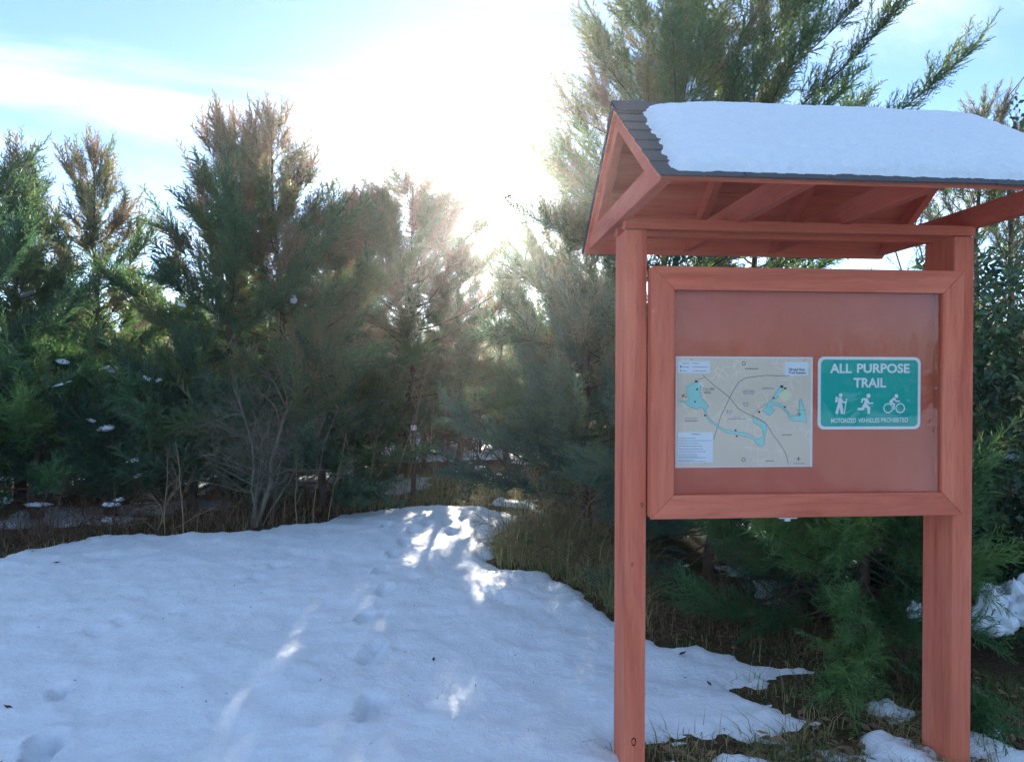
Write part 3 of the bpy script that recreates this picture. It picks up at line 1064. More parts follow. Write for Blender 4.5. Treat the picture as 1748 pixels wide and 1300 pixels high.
def plume_template(seed, n=12, sub=3, flat=0.5, w=0.046, ang=(26, 44), side=0.36):
    """a cedar spray along +z, unit length, as loose triangles"""
    r = np.random.default_rng(seed)
    T = []

    def tri(b, d, l, wd):
        p = np.cross(d, r.normal(size=3)); p /= np.linalg.norm(p)
        T.append((b - p * wd / 2, b + p * wd / 2, b + d * l))
    bend = r.normal(size=2) * 0.10
    c = lambda t: np.array([bend[0] * t * t, bend[1] * t * t, t])
    for i in range(3):
        d = c(i * .3 + .4) - c(i * .3)
        tri(c(i * .3), d / np.linalg.norm(d), 0.42, w * .9)
    for i in range(n):
        t = 0.06 + 0.92 * i / n
        a = R(r.uniform(*ang))
        ph = (0 if i % 2 else math.pi) + r.normal() * flat
        lat = np.array([math.cos(ph), math.sin(ph), 0])
        d = math.cos(a) * np.array([0, 0, 1]) + math.sin(a) * lat
        sl = (side * (1 - t) ** 0.8 + 0.11) * r.uniform(.75, 1.2)
        tri(c(t), d, sl, w)
        for j in range(sub):
            tt = 0.2 + 0.7 * j / sub
            s = 1 if j % 2 else -1
            ax = np.cross(d, r.normal(size=3)); ax /= np.linalg.norm(ax)
            b2 = R(r.uniform(28, 45)) * s
            dd = d * math.cos(b2) + ax * math.sin(b2)
            tri(c(t) + d * sl * tt, dd, sl * 0.42 * (1.1 - .5 * tt), w * .85)
    return np.array(T)


def needle_template(seed, n=31, w=0.042, l=0.36):
    r = np.random.default_rng(seed)
    T = []
    for i in range(n):
        t = 0.25 + 0.75 * (i / n)
        a = R(r.uniform(28, 66))
        ph = r.uniform(0, 6.283)
        d = np.array([math.sin(a) * math.cos(ph), math.sin(a) * math.sin(ph), math.cos(a)])
        b = np.array([0, 0, t])
        p = np.cross(d, r.normal(size=3)); p /= np.linalg.norm(p)
        T.append((b - p * w / 2, b + p * w / 2, b + d * l * r.uniform(.7, 1.15)))
    T.append(((-.012, 0, 0), (.012, 0, 0), (0, 0, 1)))
    return np.array(T, float)


def leaf_template(seed, n=9, l=0.30, w=0.17):
    r = np.random.default_rng(seed)
    T = []
    for i in range(n):
        t = 0.15 + 0.85 * i / n
        ph = 2.4 * i + r.uniform(-.4, .4)
        a = R(r.uniform(40, 85))
        d = np.array([math.sin(a) * math.cos(ph), math.sin(a) * math.sin(ph), math.cos(a)])
        p = np.cross(d, r.normal(size=3) * .5 + np.array([0, 0, 1.0])); p /= np.linalg.norm(p)
        nn = np.cross(p, d)
        b = np.array([0, 0, t]) + d * .06
        m = b + d * l * .45 + nn * .03
        s = r.uniform(.7, 1.2)
        T.append((b, m + p * w / 2 * s, b + d * l * s)); T.append((b, b + d * l * s, m - p * w / 2 * s))
    T.append(((-.012, 0, 0), (.012, 0, 0), (0, 0, 1)))
    return np.array(T, float)


PL = [plume_template(s) for s in range(6)]
PL_OPEN = [plume_template(20 + s, 13, 3, 0.7, 0.036, (28, 50), 0.34) for s in range(5)]
PL_FINE = [plume_template(40 + s, 22, 5, 0.45, 0.0180, (28, 46), 0.36) for s in range(6)]
TIPS = [plume_template(70 + s, 15, 3, 0.7, 0.028, (22, 40), 0.22) for s in range(4)]
NE = [needle_template(s) for s in range(5)]
LF = [leaf_template(s) for s in range(6)]
SITES = []                                              # every spray base, so that snow can lie on real boughs


def sprays(name, T, P, A, S, tone, mat, parent, origin, seed=0, tip=None):
    """one crown mesh: template sprays T placed at P along A with size S"""
    r = np.random.default_rng(seed)
    A = unit(A)
    h = r.normal(size=A.shape)
    U = unit(np.cross(A, h)); Nn = np.cross(A, U)
    idx = r.integers(0, len(T), len(P))
    if tip is not None:
        idx = np.where(tip, len(T) + r.integers(0, len(TIPS), len(P)), idx)
        T = T + TIPS
    Vs, ts = [], []
    for i, tm in enumerate(T):
        m = idx == i
        if not m.any():
            continue
        q = tm.reshape(-1, 3)
        V = P[m][:, None, :] + S[m][:, None, None] * (q[None, :, 0:1] * U[m][:, None, :] + q[None, :, 1:2] * Nn[m][:, None, :] + q[None, :, 2:3] * A[m][:, None, :])
        Vs.append(V.reshape(-1, 3))
        ts.append(np.repeat(tone[m], len(q)))
    V = np.concatenate(Vs)
    tn = np.clip(np.concatenate(ts), 0, 1)
    if origin is not None:
        SITES.append(P + S[:, None] * A * .5 + np.array(origin))
    return link(name, np_mesh(name, V, [np.arange(len(V)).reshape(-1, 3)], False, tn), mat, parent)


def tubes(paths, rads, n=4):
    """many tubes in one mesh: paths list of (k,3), rads list of (k,)"""
    Vs, Fs, o = [], [], 0
    ang = np.arange(n) * 2 * math.pi / n
    for p, rd in zip(paths, rads):
        p = np.asarray(p, float); rd = np.asarray(rd, float)
        k = len(p)
        t = unit(np.gradient(p, axis=0))
        h = np.array([0.31, 0.87, 0.38]) if abs(t[:, 2]).mean() > .6 else np.array([0.1, 0.2, 1.0])
        u = unit(np.cross(t, h)); w = np.cross(t, u)
        V = p[:, None, :] + rd[:, None, None] * (np.cos(ang)[None, :, None] * u[:, None, :] + np.sin(ang)[None, :, None] * w[:, None, :])
        Vs.append(V.reshape(-1, 3))
        i, j = np.meshgrid(np.arange(n), np.arange(k - 1))
        a = (o + j * n + i).ravel(); b = (o + j * n + (i + 1) % n).ravel()
        Fs.append(np.stack([a, b, b + n, a + n], -1))
        o += k * n
    return np.concatenate(Vs), np.concatenate(Fs)


def trunk_path(H, r, lean, k=14):
    z = np.linspace(-0.15, H, k)
    w = np.cumsum(r.normal(size=(k, 2)) * 0.025, 0)
    w -= w[0]
    s = z / H
    return np.stack([w[:, 0] + lean[0] * s, w[:, 1] + lean[1] * s, z], -1)


def cedar(loc, H, prof, label, group=None, mat=CEDAR, n_br=95, dens=1.0, zmin=0.05, spray=0.42, T=PL, seed=1, tone=(0.15, 0.75), el=(8, 62), lean=(0, 0), bias=None, bark_m=BARK,
          tr=0.062, name='cedar_tree', cat='tree', droop=0.0, inner=0.22, leader=True, peaks=1, jit=0.30, record=True, clear=0.0):
    """prof: list of (height fraction, radius) of the crown outline; bias(az) scales reach"""
    r = np.random.default_rng(seed)
    H = max(H - spray * 0.75, 0.4)
    root = empty(name, loc)
    tag(root, label, cat, group)
    tp = trunk_path(H * 0.97, r, lean)
    tr_r = tr * (1 - 0.93 * np.clip(tp[:, 2] / H, 0, 1)) + 0.004
    tr_r[0] *= 1.5
    tr_r[1] *= 1.2
    hp, hr = [p[0] for p in prof], [p[1] for p in prof]
    paths, rads = [tp], [tr_r]
    P, A, S, TN = [], [], [], []
    TIPN = 0.6
    ga = r.uniform(0, 6.28)
    n_br = int(n_br * .72)
    lumps = r.normal(size=(5, 3))
    for i in range(n_br):
        f = zmin + (0.985 - zmin) * ((i + r.uniform(0, 1)) / n_br) ** 0.92
        z0 = H * f
        az = ga + i * 2.39996 + r.normal() * .35
        reach = np.interp(f, hp, hr) * (1 + jit * r.normal() * .7)
        reach *= 1 + 0.22 * math.sin(2.0 * az + 5 * f + lumps[0, 0]) + 0.12 * math.sin(3.0 * az - 9 * f + lumps[1, 0])
        if bias:
            reach *= bias(az, f)
        reach = max(reach, 0.10)
        e = R(el[0] + (el[1] - el[0]) * f ** 1.2 + r.normal() * 9)
        up = reach * math.tan(min(e, 1.2))
        up = min(up, max(H - z0 - .62 * reach, .12) * r.uniform(.8, 1.0))
        s = np.linspace(0, 1, 7)
        b0 = np.array([np.interp(z0, tp[:, 2], tp[:, 0]), np.interp(z0, tp[:, 2], tp[:, 1]), z0])
        dirv = np.array([math.cos(az), math.sin(az)])
        side = np.array([-dirv[1], dirv[0]]) * r.normal() * .18 * reach
        path = b0 + np.stack([dirv[0] * reach * s + side[0] * s * s, dirv[1] * reach * s + side[1] * s * s, up * s ** 1.5 - droop * reach * np.sin(s * math.pi) * .5], -1)
        length = np.linalg.norm(np.diff(path, axis=0), axis=1).sum()
        paths.append(path)
        br = 0.004 + 0.006 * min(length, 2.0)
        rads.append(br * (1 - 0.8 * s))
        n = max(5, int(length / 0.031 * dens))
        ss = inner + (1 - inner) * r.random(n) ** 0.75
        pp = np.stack([np.interp(ss, s, path[:, c]) for c in range(3)], -1)
        tg = unit(np.gradient(path, axis=0))
        tg = np.stack([np.interp(ss, s, tg[:, c]) for c in range(3)], -1)
        q = r.normal(size=(n, 3)); q -= (q * tg).sum(1, keepdims=True) * tg
        q = unit(q)
        sp = np.radians(r.uniform(10, 48, n))[:, None]
        ax = np.cos(sp) * tg + np.sin(sp) * q
        ax[:, 2] += r.uniform(0.1, 0.5, n)
        sz = spray * r.uniform(.6, 1.15, n) * (0.55 + 0.45 * min(1, reach / .7))
        P.append(pp); A.append(ax); S.append(sz)
        tb = r.normal() * .19
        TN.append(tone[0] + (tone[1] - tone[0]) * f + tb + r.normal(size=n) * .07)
        # the tip
        m = 2
        P.append(np.repeat(path[-2:-1], m, 0)); A.append(tg[-1:].repeat(m, 0) * 0 + (path[-1] - path[-3]) + r.normal(size=(m, 3)) * .05 * length + np.array([0, 0, .1 * length]))
        S.append(np.full(m, spray * 1.45) * r.uniform(.8, 1.25, m) * (0.55 + 0.45 * min(1, reach / .6)))
        TN.append(np.full(m, tone[0] + (tone[1] - tone[0]) * f + tb + .1))
    for i in range(peaks):
        f = r.uniform(.5, .82)
        z0, az = H * f, r.uniform(0, 6.28)
        rr_ = np.interp(f, hp, hr) * r.uniform(.35, .8)
        z1 = H * r.uniform(.86, 1.0)
        z1 = max(z1 - 1.5 * rr_, z0 + .4)
        s = np.linspace(0, 1, 8)
        b0 = np.array([np.interp(z0, tp[:, 2], tp[:, 0]), np.interp(z0, tp[:, 2], tp[:, 1]), z0])
        off = rr_ * np.minimum(1, s * 1.8) ** .8
        path = b0 + np.stack([math.cos(az) * off, math.sin(az) * off, (z1 - z0) * s], -1)
        path[:, :2] += np.cumsum(r.normal(size=(8, 2)) * .025, 0)
        paths.append(path); rads.append(np.linspace(.012, .003, 8))
        n = int((z1 - z0) / .045 * dens)
        ss = r.uniform(.15, 1.0, n)
        pp = np.stack([np.interp(ss, s, path[:, c]) for c in range(3)], -1)
        a2 = r.uniform(0, 6.283, n)
        sp = np.radians(r.uniform(18, 58, n))
        ax = np.stack([np.sin(sp) * np.cos(a2), np.sin(sp) * np.sin(a2), np.cos(sp)], -1)
        P.append(pp); A.append(ax); S.append(spray * r.uniform(.55, 1.05, n) * (1.05 - .5 * ss)); TN.append(tone[0] + (tone[1] - tone[0]) * pp[:, 2] / H + .05 + r.normal(size=n) * .08)
        P.append(path[-1:].repeat(2, 0)); A.append(np.array([[0, 0, 1.0], [.1, 0, 1.0]]) + r.normal(size=(2, 3)) * .12); S.append(np.full(2, spray * .95)); TN.append(np.full(2, tone[1]))
    m = int(11 * H * dens)
    zz = H * r.uniform(max(zmin, .22), .8, m)
    P.append(np.stack([np.interp(zz, tp[:, 2], tp[:, 0]), np.interp(zz, tp[:, 2], tp[:, 1]), zz], -1))
    ax = r.normal(size=(m, 3)); ax[:, 2] = np.abs(ax[:, 2]) * .6 + .5
    A.append(ax); S.append(spray * r.uniform(.8, 1.25, m)); TN.append(tone[0] + (tone[1] - tone[0]) * zz / H + r.normal(size=m) * .08)
    if leader:
        m = 10
        zz = H * r.uniform(.85, 1.0, m)
        P.append(np.stack([np.interp(zz, tp[:, 2], tp[:, 0]), np.interp(zz, tp[:, 2], tp[:, 1]), zz], -1))
        ax = r.normal(size=(m, 3)) * .25; ax[:, 2] += 1
        A.append(ax); S.append(spray * r.uniform(.6, 1.0, m)); TN.append(np.full(m, tone[1]))
    V, Fq = tubes(paths, rads, 5)
    link('trunk', np_mesh('trunk', V, [Fq], True), bark_m, root)
    P, A, S, TN = map(np.concatenate, (P, A, S, TN))
    rad = np.hypot(P[:, 0], P[:, 1]) / np.maximum(np.interp(P[:, 2] / H, hp, hr), .05)
    tipm = (r.random(len(P)) < np.clip((P[:, 2] / H - .45) * 1.5, 0, .8)) & (rad > .45) if T is not NE else None
    if tipm is not None:
        S = np.where(tipm, S * 1.2, S)
        A = unit(A) + np.where(tipm[:, None], np.array([0, 0, .45]), 0)
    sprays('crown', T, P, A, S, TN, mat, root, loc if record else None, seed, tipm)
    return root


def copy_tree(o, loc, rz, s=1.0, label=None, group=None):
    c = o.copy(); C.objects.link(c)
    c.location, c.rotation_euler, c.scale = loc, (0, 0, rz), (s, s, s)
    if label:
        c['label'] = label
    if group:
        c['group'] = group
    for ch in o.children:
        d = ch.copy(); C.objects.link(d); d.parent = c
    return c


def twiggy(loc, stems, label, name='bare_shrub', cat='shrub', mat=PALE_BARK, seed=1, levels=2, kids=(9, 6), ang=(35, 75), ratio=0.45, r0=0.02, bendy=0.12, group=None, up=0.12, rmin=.0013):
    """bare branching plant. stems: list of (direction vec, length, radius)"""
    r = np.random.default_rng(seed)
    root = empty(name, loc)
    tag(root, label, cat, group)
    lev = {0: ([], []), 1: ([], [])}

    def grow(b, d, l, rad, lv):
        k = 8 if lv == 0 else (5 if lv == 1 else 4)
        pts = [b]
        dd = d / np.linalg.norm(d)
        for i in range(k - 1):
            dd = dd + r.normal(size=3) * bendy + np.array([0, 0, up * (.4 if lv else .2)])
            dd = dd / np.linalg.norm(dd)
            pts.append(pts[-1] + dd * l / (k - 1))
        pts = np.array(pts)
        lev[0 if lv == 0 else 1][0].append(pts)
        lev[0 if lv == 0 else 1][1].append(rad * np.linspace(1, .35, k))
        if lv < levels:
            n = kids[min(lv, len(kids) - 1)]
            for j in range(n):
                t = r.uniform(.22, 1.0)
                bp = np.array([np.interp(t, np.linspace(0, 1, k), pts[:, c]) for c in range(3)])
                ax = pts[min(int(t * (k - 1)) + 1, k - 1)] - pts[int(t * (k - 1)) if t < 1 else k - 2]
                ax = ax / np.linalg.norm(ax)
                q = r.normal(size=3); q -= q.dot(ax) * ax; q /= np.linalg.norm(q)
                a = R(r.uniform(*ang))
                grow(bp, ax * math.cos(a) + q * math.sin(a), l * ratio * r.uniform(.6, 1.2) * (1.15 - .5 * t), max(rad * .36, rmin), lv + 1)
    for (d, l, rad) in stems:
        grow(np.array([r.normal() * .03, r.normal() * .03, -0.08]), np.array(d, float), l, rad, 0)
    V, Fq = tubes(*lev[0], 6)
    link('stem', np_mesh('stem', V, [Fq], True), mat, root)
    if lev[1][0]:
        V, Fq = tubes(*lev[1], 3)
        link('twigs', np_mesh('twigs', V, [Fq], True), mat, root)
    return root


# ------------------------------------------------------------------ trees
def T_at(px, Y):
    p = at(px, 640, Y)
    return (p.x, Y, -0.04)


prof_col = [(0, .75), (.15, .95), (.35, .85), (.6, .55), (.8, .32), (.95, .12), (1, .05)]
prof_wide = [(0, 1.25), (.15, 1.5), (.35, 1.35), (.6, .95), (.8, .58), (.95, .2), (1, .06)]
prof_cone = [(0, 1.0), (.2, 1.05), (.5, .7), (.8, .32), (1, .05)]


def build_trees():
    # left row
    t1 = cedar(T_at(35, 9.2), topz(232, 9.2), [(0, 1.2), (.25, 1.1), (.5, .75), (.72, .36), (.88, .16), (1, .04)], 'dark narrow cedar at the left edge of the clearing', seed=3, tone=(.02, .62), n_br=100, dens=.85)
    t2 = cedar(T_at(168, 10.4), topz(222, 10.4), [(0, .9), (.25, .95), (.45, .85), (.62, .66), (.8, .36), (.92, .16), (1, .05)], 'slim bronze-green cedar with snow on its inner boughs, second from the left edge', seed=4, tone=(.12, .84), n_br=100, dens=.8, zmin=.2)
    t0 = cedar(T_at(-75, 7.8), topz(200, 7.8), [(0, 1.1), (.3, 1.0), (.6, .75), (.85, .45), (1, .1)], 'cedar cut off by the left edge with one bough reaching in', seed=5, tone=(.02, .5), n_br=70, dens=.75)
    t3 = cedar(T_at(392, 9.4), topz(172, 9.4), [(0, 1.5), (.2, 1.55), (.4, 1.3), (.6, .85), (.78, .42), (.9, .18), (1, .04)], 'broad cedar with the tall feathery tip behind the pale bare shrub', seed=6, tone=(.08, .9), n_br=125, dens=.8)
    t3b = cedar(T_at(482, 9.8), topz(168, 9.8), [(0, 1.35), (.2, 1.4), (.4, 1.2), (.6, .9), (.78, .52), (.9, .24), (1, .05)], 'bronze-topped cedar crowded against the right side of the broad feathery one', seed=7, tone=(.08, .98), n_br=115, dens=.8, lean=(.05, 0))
    cedar(T_at(70, 8.1), topz(545, 8.1), [(0, 1.2), (.3, 1.25), (.6, .85), (.85, .4), (1, .1)], 'low bright green young cedar at the far left of the snow', seed=8, mat=CEDAR_YOUNG, tone=(.05, .55), n_br=70, el=(2, 55), spray=.36, name='young_cedar')
    cedar(T_at(190, 8.5), topz(640, 8.5), [(0, .9), (.4, .9), (.8, .4), (1, .1)], 'knee-high dark young cedar beside the dead brush pile', seed=9, mat=CEDAR, tone=(-.05, .4), n_br=45, spray=.34, name='young_cedar')
    cedar(T_at(330, 8.7), topz(560, 8.7), [(0, 1.0), (.3, 1.05), (.7, .6), (1, .1)], 'deep green young cedar left of the pale bare shrub', seed=10, mat=CEDAR, tone=(.02, .35), n_br=65, name='young_cedar', zmin=.05)
    cedar(T_at(545, 8.9), topz(545, 8.9), [(0, .95), (.3, 1.0), (.7, .6), (1, .1)], 'deep green young cedar right of the pale bare shrub', seed=12, mat=CEDAR, tone=(.05, .38), n_br=65, name='young_cedar', zmin=.06)
    low = cedar(T_at(262, 10.2), topz(610, 10.2), [(0, 1.0), (.3, 1.0), (.7, .6), (1, .1)], 'low dark cedar filling the gap between the slim and the broad cedar', seed=31, tone=(-.05, .35), n_br=55, zmin=.03, name='young_cedar')
    for px, Y, sc_, lab in ((405, 10.6, 1.1, 'low dark cedar in the shade straight behind the pale bare shrub'), (470, 10.9, 1.0, 'low dark cedar in the shade right behind the pale bare shrub'), (615, 11.3, .95, 'low dark cedar at the foot of the slender purple-tipped pine'), (110, 10.4, 1.1, 'low dark cedar behind the brush pile'),
                            (800, 16.0, .9, 'low dark cedar right of the trunks at the trail end'), (-20, 9.6, 1.1, 'low dark cedar at the left edge behind the young bright one')):
        copy_tree(low, T_at(px, Y), px * .37, sc_, lab)
    # centre
    cedar(T_at(572, 13.0), topz(322, 13.0), [(0, .3), (.45, .55), (.7, .5), (.9, .3), (1, .08)], 'thin sparse pine standing in the gap between the cedars', seed=13, mat=PINE, T=NE, tone=(.2, .8), n_br=38, dens=.75, zmin=.35, spray=.30, name='pine_tree', tr=.06)
    t4 = cedar(T_at(700, 11.4), topz(282, 11.4), [(0, 1.0), (.2, 1.2), (.45, 1.2), (.65, 1.0), (.82, .75), (.94, .38), (1, .12)], 'dark rounded pine left of the sun', seed=14, mat=PINE, T=NE, tone=(.1, .85), n_br=105, dens=1.0, zmin=.24, spray=.33, name='pine_tree', el=(10, 58))
    t4b = cedar(T_at(612, 11.9), topz(306, 11.9), [(0, .8), (.3, .9), (.6, .7), (.85, .4), (1, .1)], 'slender purple-tipped pine against the dark rounded pine', seed=15, mat=PINE, T=NE, tone=(.2, 1.0), n_br=75, zmin=.25, spray=.32, name='pine_tree')
    cedar(T_at(782, 12.8), topz(388, 12.8), [(0, .7), (.3, .85), (.6, .6), (.85, .35), (1, .1)], 'short ragged pine directly under the sun', seed=16, mat=PINE, T=NE, tone=(.1, .7), n_br=60, zmin=.2, spray=.32, name='pine_tree')
    cedar(T_at(866, 13.6), topz(480, 13.6), [(0, .6), (.4, .7), (.8, .4), (1, .1)], 'sparse low cedar at the end of the trail below the sun', seed=17, tone=(.1, .5), n_br=50, zmin=.3, dens=.28)
    # right
    t6 = cedar(T_at(1120, 7.6), topz(-45, 7.6), [(0, 1.2), (.15, 1.5), (.35, 1.55), (.55, 1.4), (.75, 1.15), (.9, .7), (1, .15)], 'tallest cedar, rising behind the left end of the kiosk roof', seed=18, tone=(.12, .62), n_br=165, dens=.60, mat=CEDAR, el=(8, 58), peaks=5, jit=.26, T=PL_OPEN)

    def reach_right(a, f):
        return 1.0 + .12 * max(0, math.cos(a)) * (.4 < f < .8) - .35 * max(0, math.cos(a)) * (f >= .8)
    t6b = cedar(T_at(1275, 8.6), topz(-70, 8.6), [(0, 1.3), (.2, 1.6), (.45, 1.6), (.65, 1.5), (.8, 1.15), (.92, .6), (1, .12)], 'spreading cedar behind the middle of the snowy roof, with long arching boughs', seed=19, tone=(.12, .58), n_br=130, dens=.58, bias=reach_right, el=(8, 52), T=PL_OPEN, peaks=4)
    cedar(T_at(1010, 7.2), topz(470, 7.2), [(0, .75), (.25, .9), (.6, .65), (.9, .3), (1, .1)], 'grey-green bushy cedar against the left kiosk post', seed=21, mat=CEDAR_BLUE, tone=(.1, .65), n_br=85, spray=.38, zmin=.12, name='young_cedar')
    cedar(T_at(968, 9.4), topz(318, 9.4), [(0, .6), (.2, .75), (.5, .75), (.75, .5), (.92, .22), (1, .06)], 'cedar standing in the sun glare just left of the kiosk roof', seed=27, tone=(.1, .6), n_br=90, dens=.8, zmin=.06)
    cedar(T_at(1235, 7.0), 1.95, [(0, .8), (.3, .9), (.7, .6), (1, .1)], 'dark low cedar deep in the shade behind the blue-green young one', seed=28, tone=(-.1, .3), n_br=75, zmin=.04, name='young_cedar', el=(-5, 50))
    cedar(T_at(1648, 8.4), topz(150, 8.4), [(0, .9), (.3, .9), (.6, .6), (.8, .30), (.92, .20), (1, .05)], 'thin cedar leader showing above the right end of the snowy roof', seed=22, tone=(.1, .7), n_br=60, dens=.6, T=PL_OPEN, spray=.30, zmin=.6)
    cedar(T_at(1715, 8.0), topz(190, 8.0), [(0, .8), (.3, .8), (.6, .5), (.85, .24), (1, .05)], 'thin cedar tip beside the right edge of the photo above the roof', seed=23, tone=(.1, .8), n_br=50, dens=.6, T=PL_OPEN, spray=.28, zmin=.6)
    # close boughs under the notice board
    p = at(1225, 1000, 5.6)
    cedar((p.x, 5.75, -.05), 2.35, [(0, .55), (.2, .75), (.5, .75), (.8, .45), (1, .1)], 'blue-green young cedar seen under the notice board, near the left post', seed=24, mat=CEDAR_BLUE, tone=(.0, .6), n_br=95, dens=.9, spray=.32, T=PL_FINE, name='young_cedar', zmin=.11, el=(-14, 55), droop=.2, tr=.05)
    p = at(1455, 1000, 4.5)
    cedar((p.x - .02, 4.45, -.05), 2.0, [(0, .75), (.2, .92), (.5, .74), (.8, .38), (1, .08)], 'fresh green young cedar reaching past the right kiosk post', seed=25, mat=CEDAR_YOUNG, tone=(-.05, .75), n_br=110, dens=.75, spray=.34, T=PL_FINE, name='young_cedar', zmin=.12, el=(-20, 55), droop=.25, tr=.05,
          bias=lambda a, f: (1 + .25 * max(0, -math.sin(a)) * (f < .6)) * (1 - .62 * max(0, math.cos(a))))
    p = at(1720, 1100, 4.2)
    cedar((p.x + .1, 4.75, -.05), 1.15, [(0, .6), (.3, .75), (.7, .4), (1, .1)], 'dark low cedar behind the snow lumps right of the kiosk', seed=26, mat=CEDAR, tone=(-.1, .35), n_br=60, dens=1.0, spray=.30, T=PL, name='young_cedar', zmin=.1, el=(-10, 50), tr=.04)

    # back rows
    src = [t1, t2, t3, t3b, t4, t6, t6b, t4b]
    rr = random.Random(2)
    k = 0
    for Y, step, j in ((15.0, 105, 30), (19.5, 115, 40), (26.0, 105, 40)):
        px = -120 + rr.uniform(0, 60)
        while px < 1900:
            q = px + rr.uniform(-j, j)
            if not (775 < q < 905 and Y < 30) and not (Y < 16 and 640 < q < 960):
                y_ = Y + rr.uniform(-1.3, 1.3)
                o = src[k % len(src)]
                h = rr.uniform(2.9, 3.9) if Y < 17 else rr.uniform(3.4, 4.6)
                src_h = max(v.co.z for v in o.children[0].data.vertices)
                tr_ = T_at(q, y_)
                copy_tree(o, tr_, rr.uniform(0, 6.28), h / src_h, 'evergreen in the dense back rows beyond the clearing', 'evergreens in the back rows')
                k += 1
            px += step
    # low trees filling the sun gap far behind
    for q, Y, h in ((650, 14.5, 2.4), (725, 16.5, 2.9), (930, 14.5, 2.6), (790, 19, 2.6), (790, 24, 3.6), (838, 22, 3.0), (880, 25, 3.4), (930, 20, 3.8), (815, 31, 4.2), (865, 33, 4.0)):
        o = src[k % 5]
        src_h = max(v.co.z for v in o.children[0].data.vertices)
        copy_tree(o, T_at(q, Y), rr.uniform(0, 6.28), h / src_h, 'low far evergreen filling the gap below the sun', 'low evergreens below the sun')
        k += 1


build_trees()


# ------------------------------------------------------------------ shrubs, brush, grass
def blades(name, P, H, Wd, lean, tone, mat, kind='stuff', parent=None, seed=0, bend=.4):
    """thin bent blades, two triangles + tip"""
    r = np.random.default_rng(seed)
    n = len(P)
    az = r.uniform(0, 6.283, n)
    d = np.stack([np.cos(az), np.sin(az), np.zeros(n)], -1)
    s = np.stack([-np.sin(az), np.cos(az), np.zeros(n)], -1)
    ln = lean[:, None]
    up = np.array([0, 0, 1.0])
    m = P + H[:, None] * .55 * (up + d * ln * .5)
    t = P + H[:, None] * (up * (1 - bend * .4 * ln) + d * ln * (1 + bend))
    w = Wd[:, None] / 2
    V = np.stack([P - s * w, P + s * w, m + s * w * .8, m - s * w * .8, t], 1).reshape(-1, 3)
    b = np.arange(n)[:, None] * 5
    q = b + np.array([[0, 1, 2, 3]]); tt = b + np.array([[3, 2, 4]])
    o = link(name, np_mesh(name, V, [q, tt], False, np.repeat(np.clip(tone, 0, 1), 5)), mat, parent)
    if kind:
        o['kind'] = kind
    return o


def scatter(poly_px, n, r):
    """random ground points inside a pixel polygon laid on the ground"""
    P = [tuple(G(*p)[:2]) for p in poly_px]
    xs, ys = [p[0] for p in P], [p[1] for p in P]
    out = []
    while sum(len(o) for o in out) < n:
        x, y = r.uniform(min(xs), max(xs), 4 * n), r.uniform(min(ys), max(ys), 4 * n)
        ok = sdist(x, y, P) > 0
        out.append(np.stack([x[ok], y[ok]], -1))
    return np.concatenate(out)[:n]


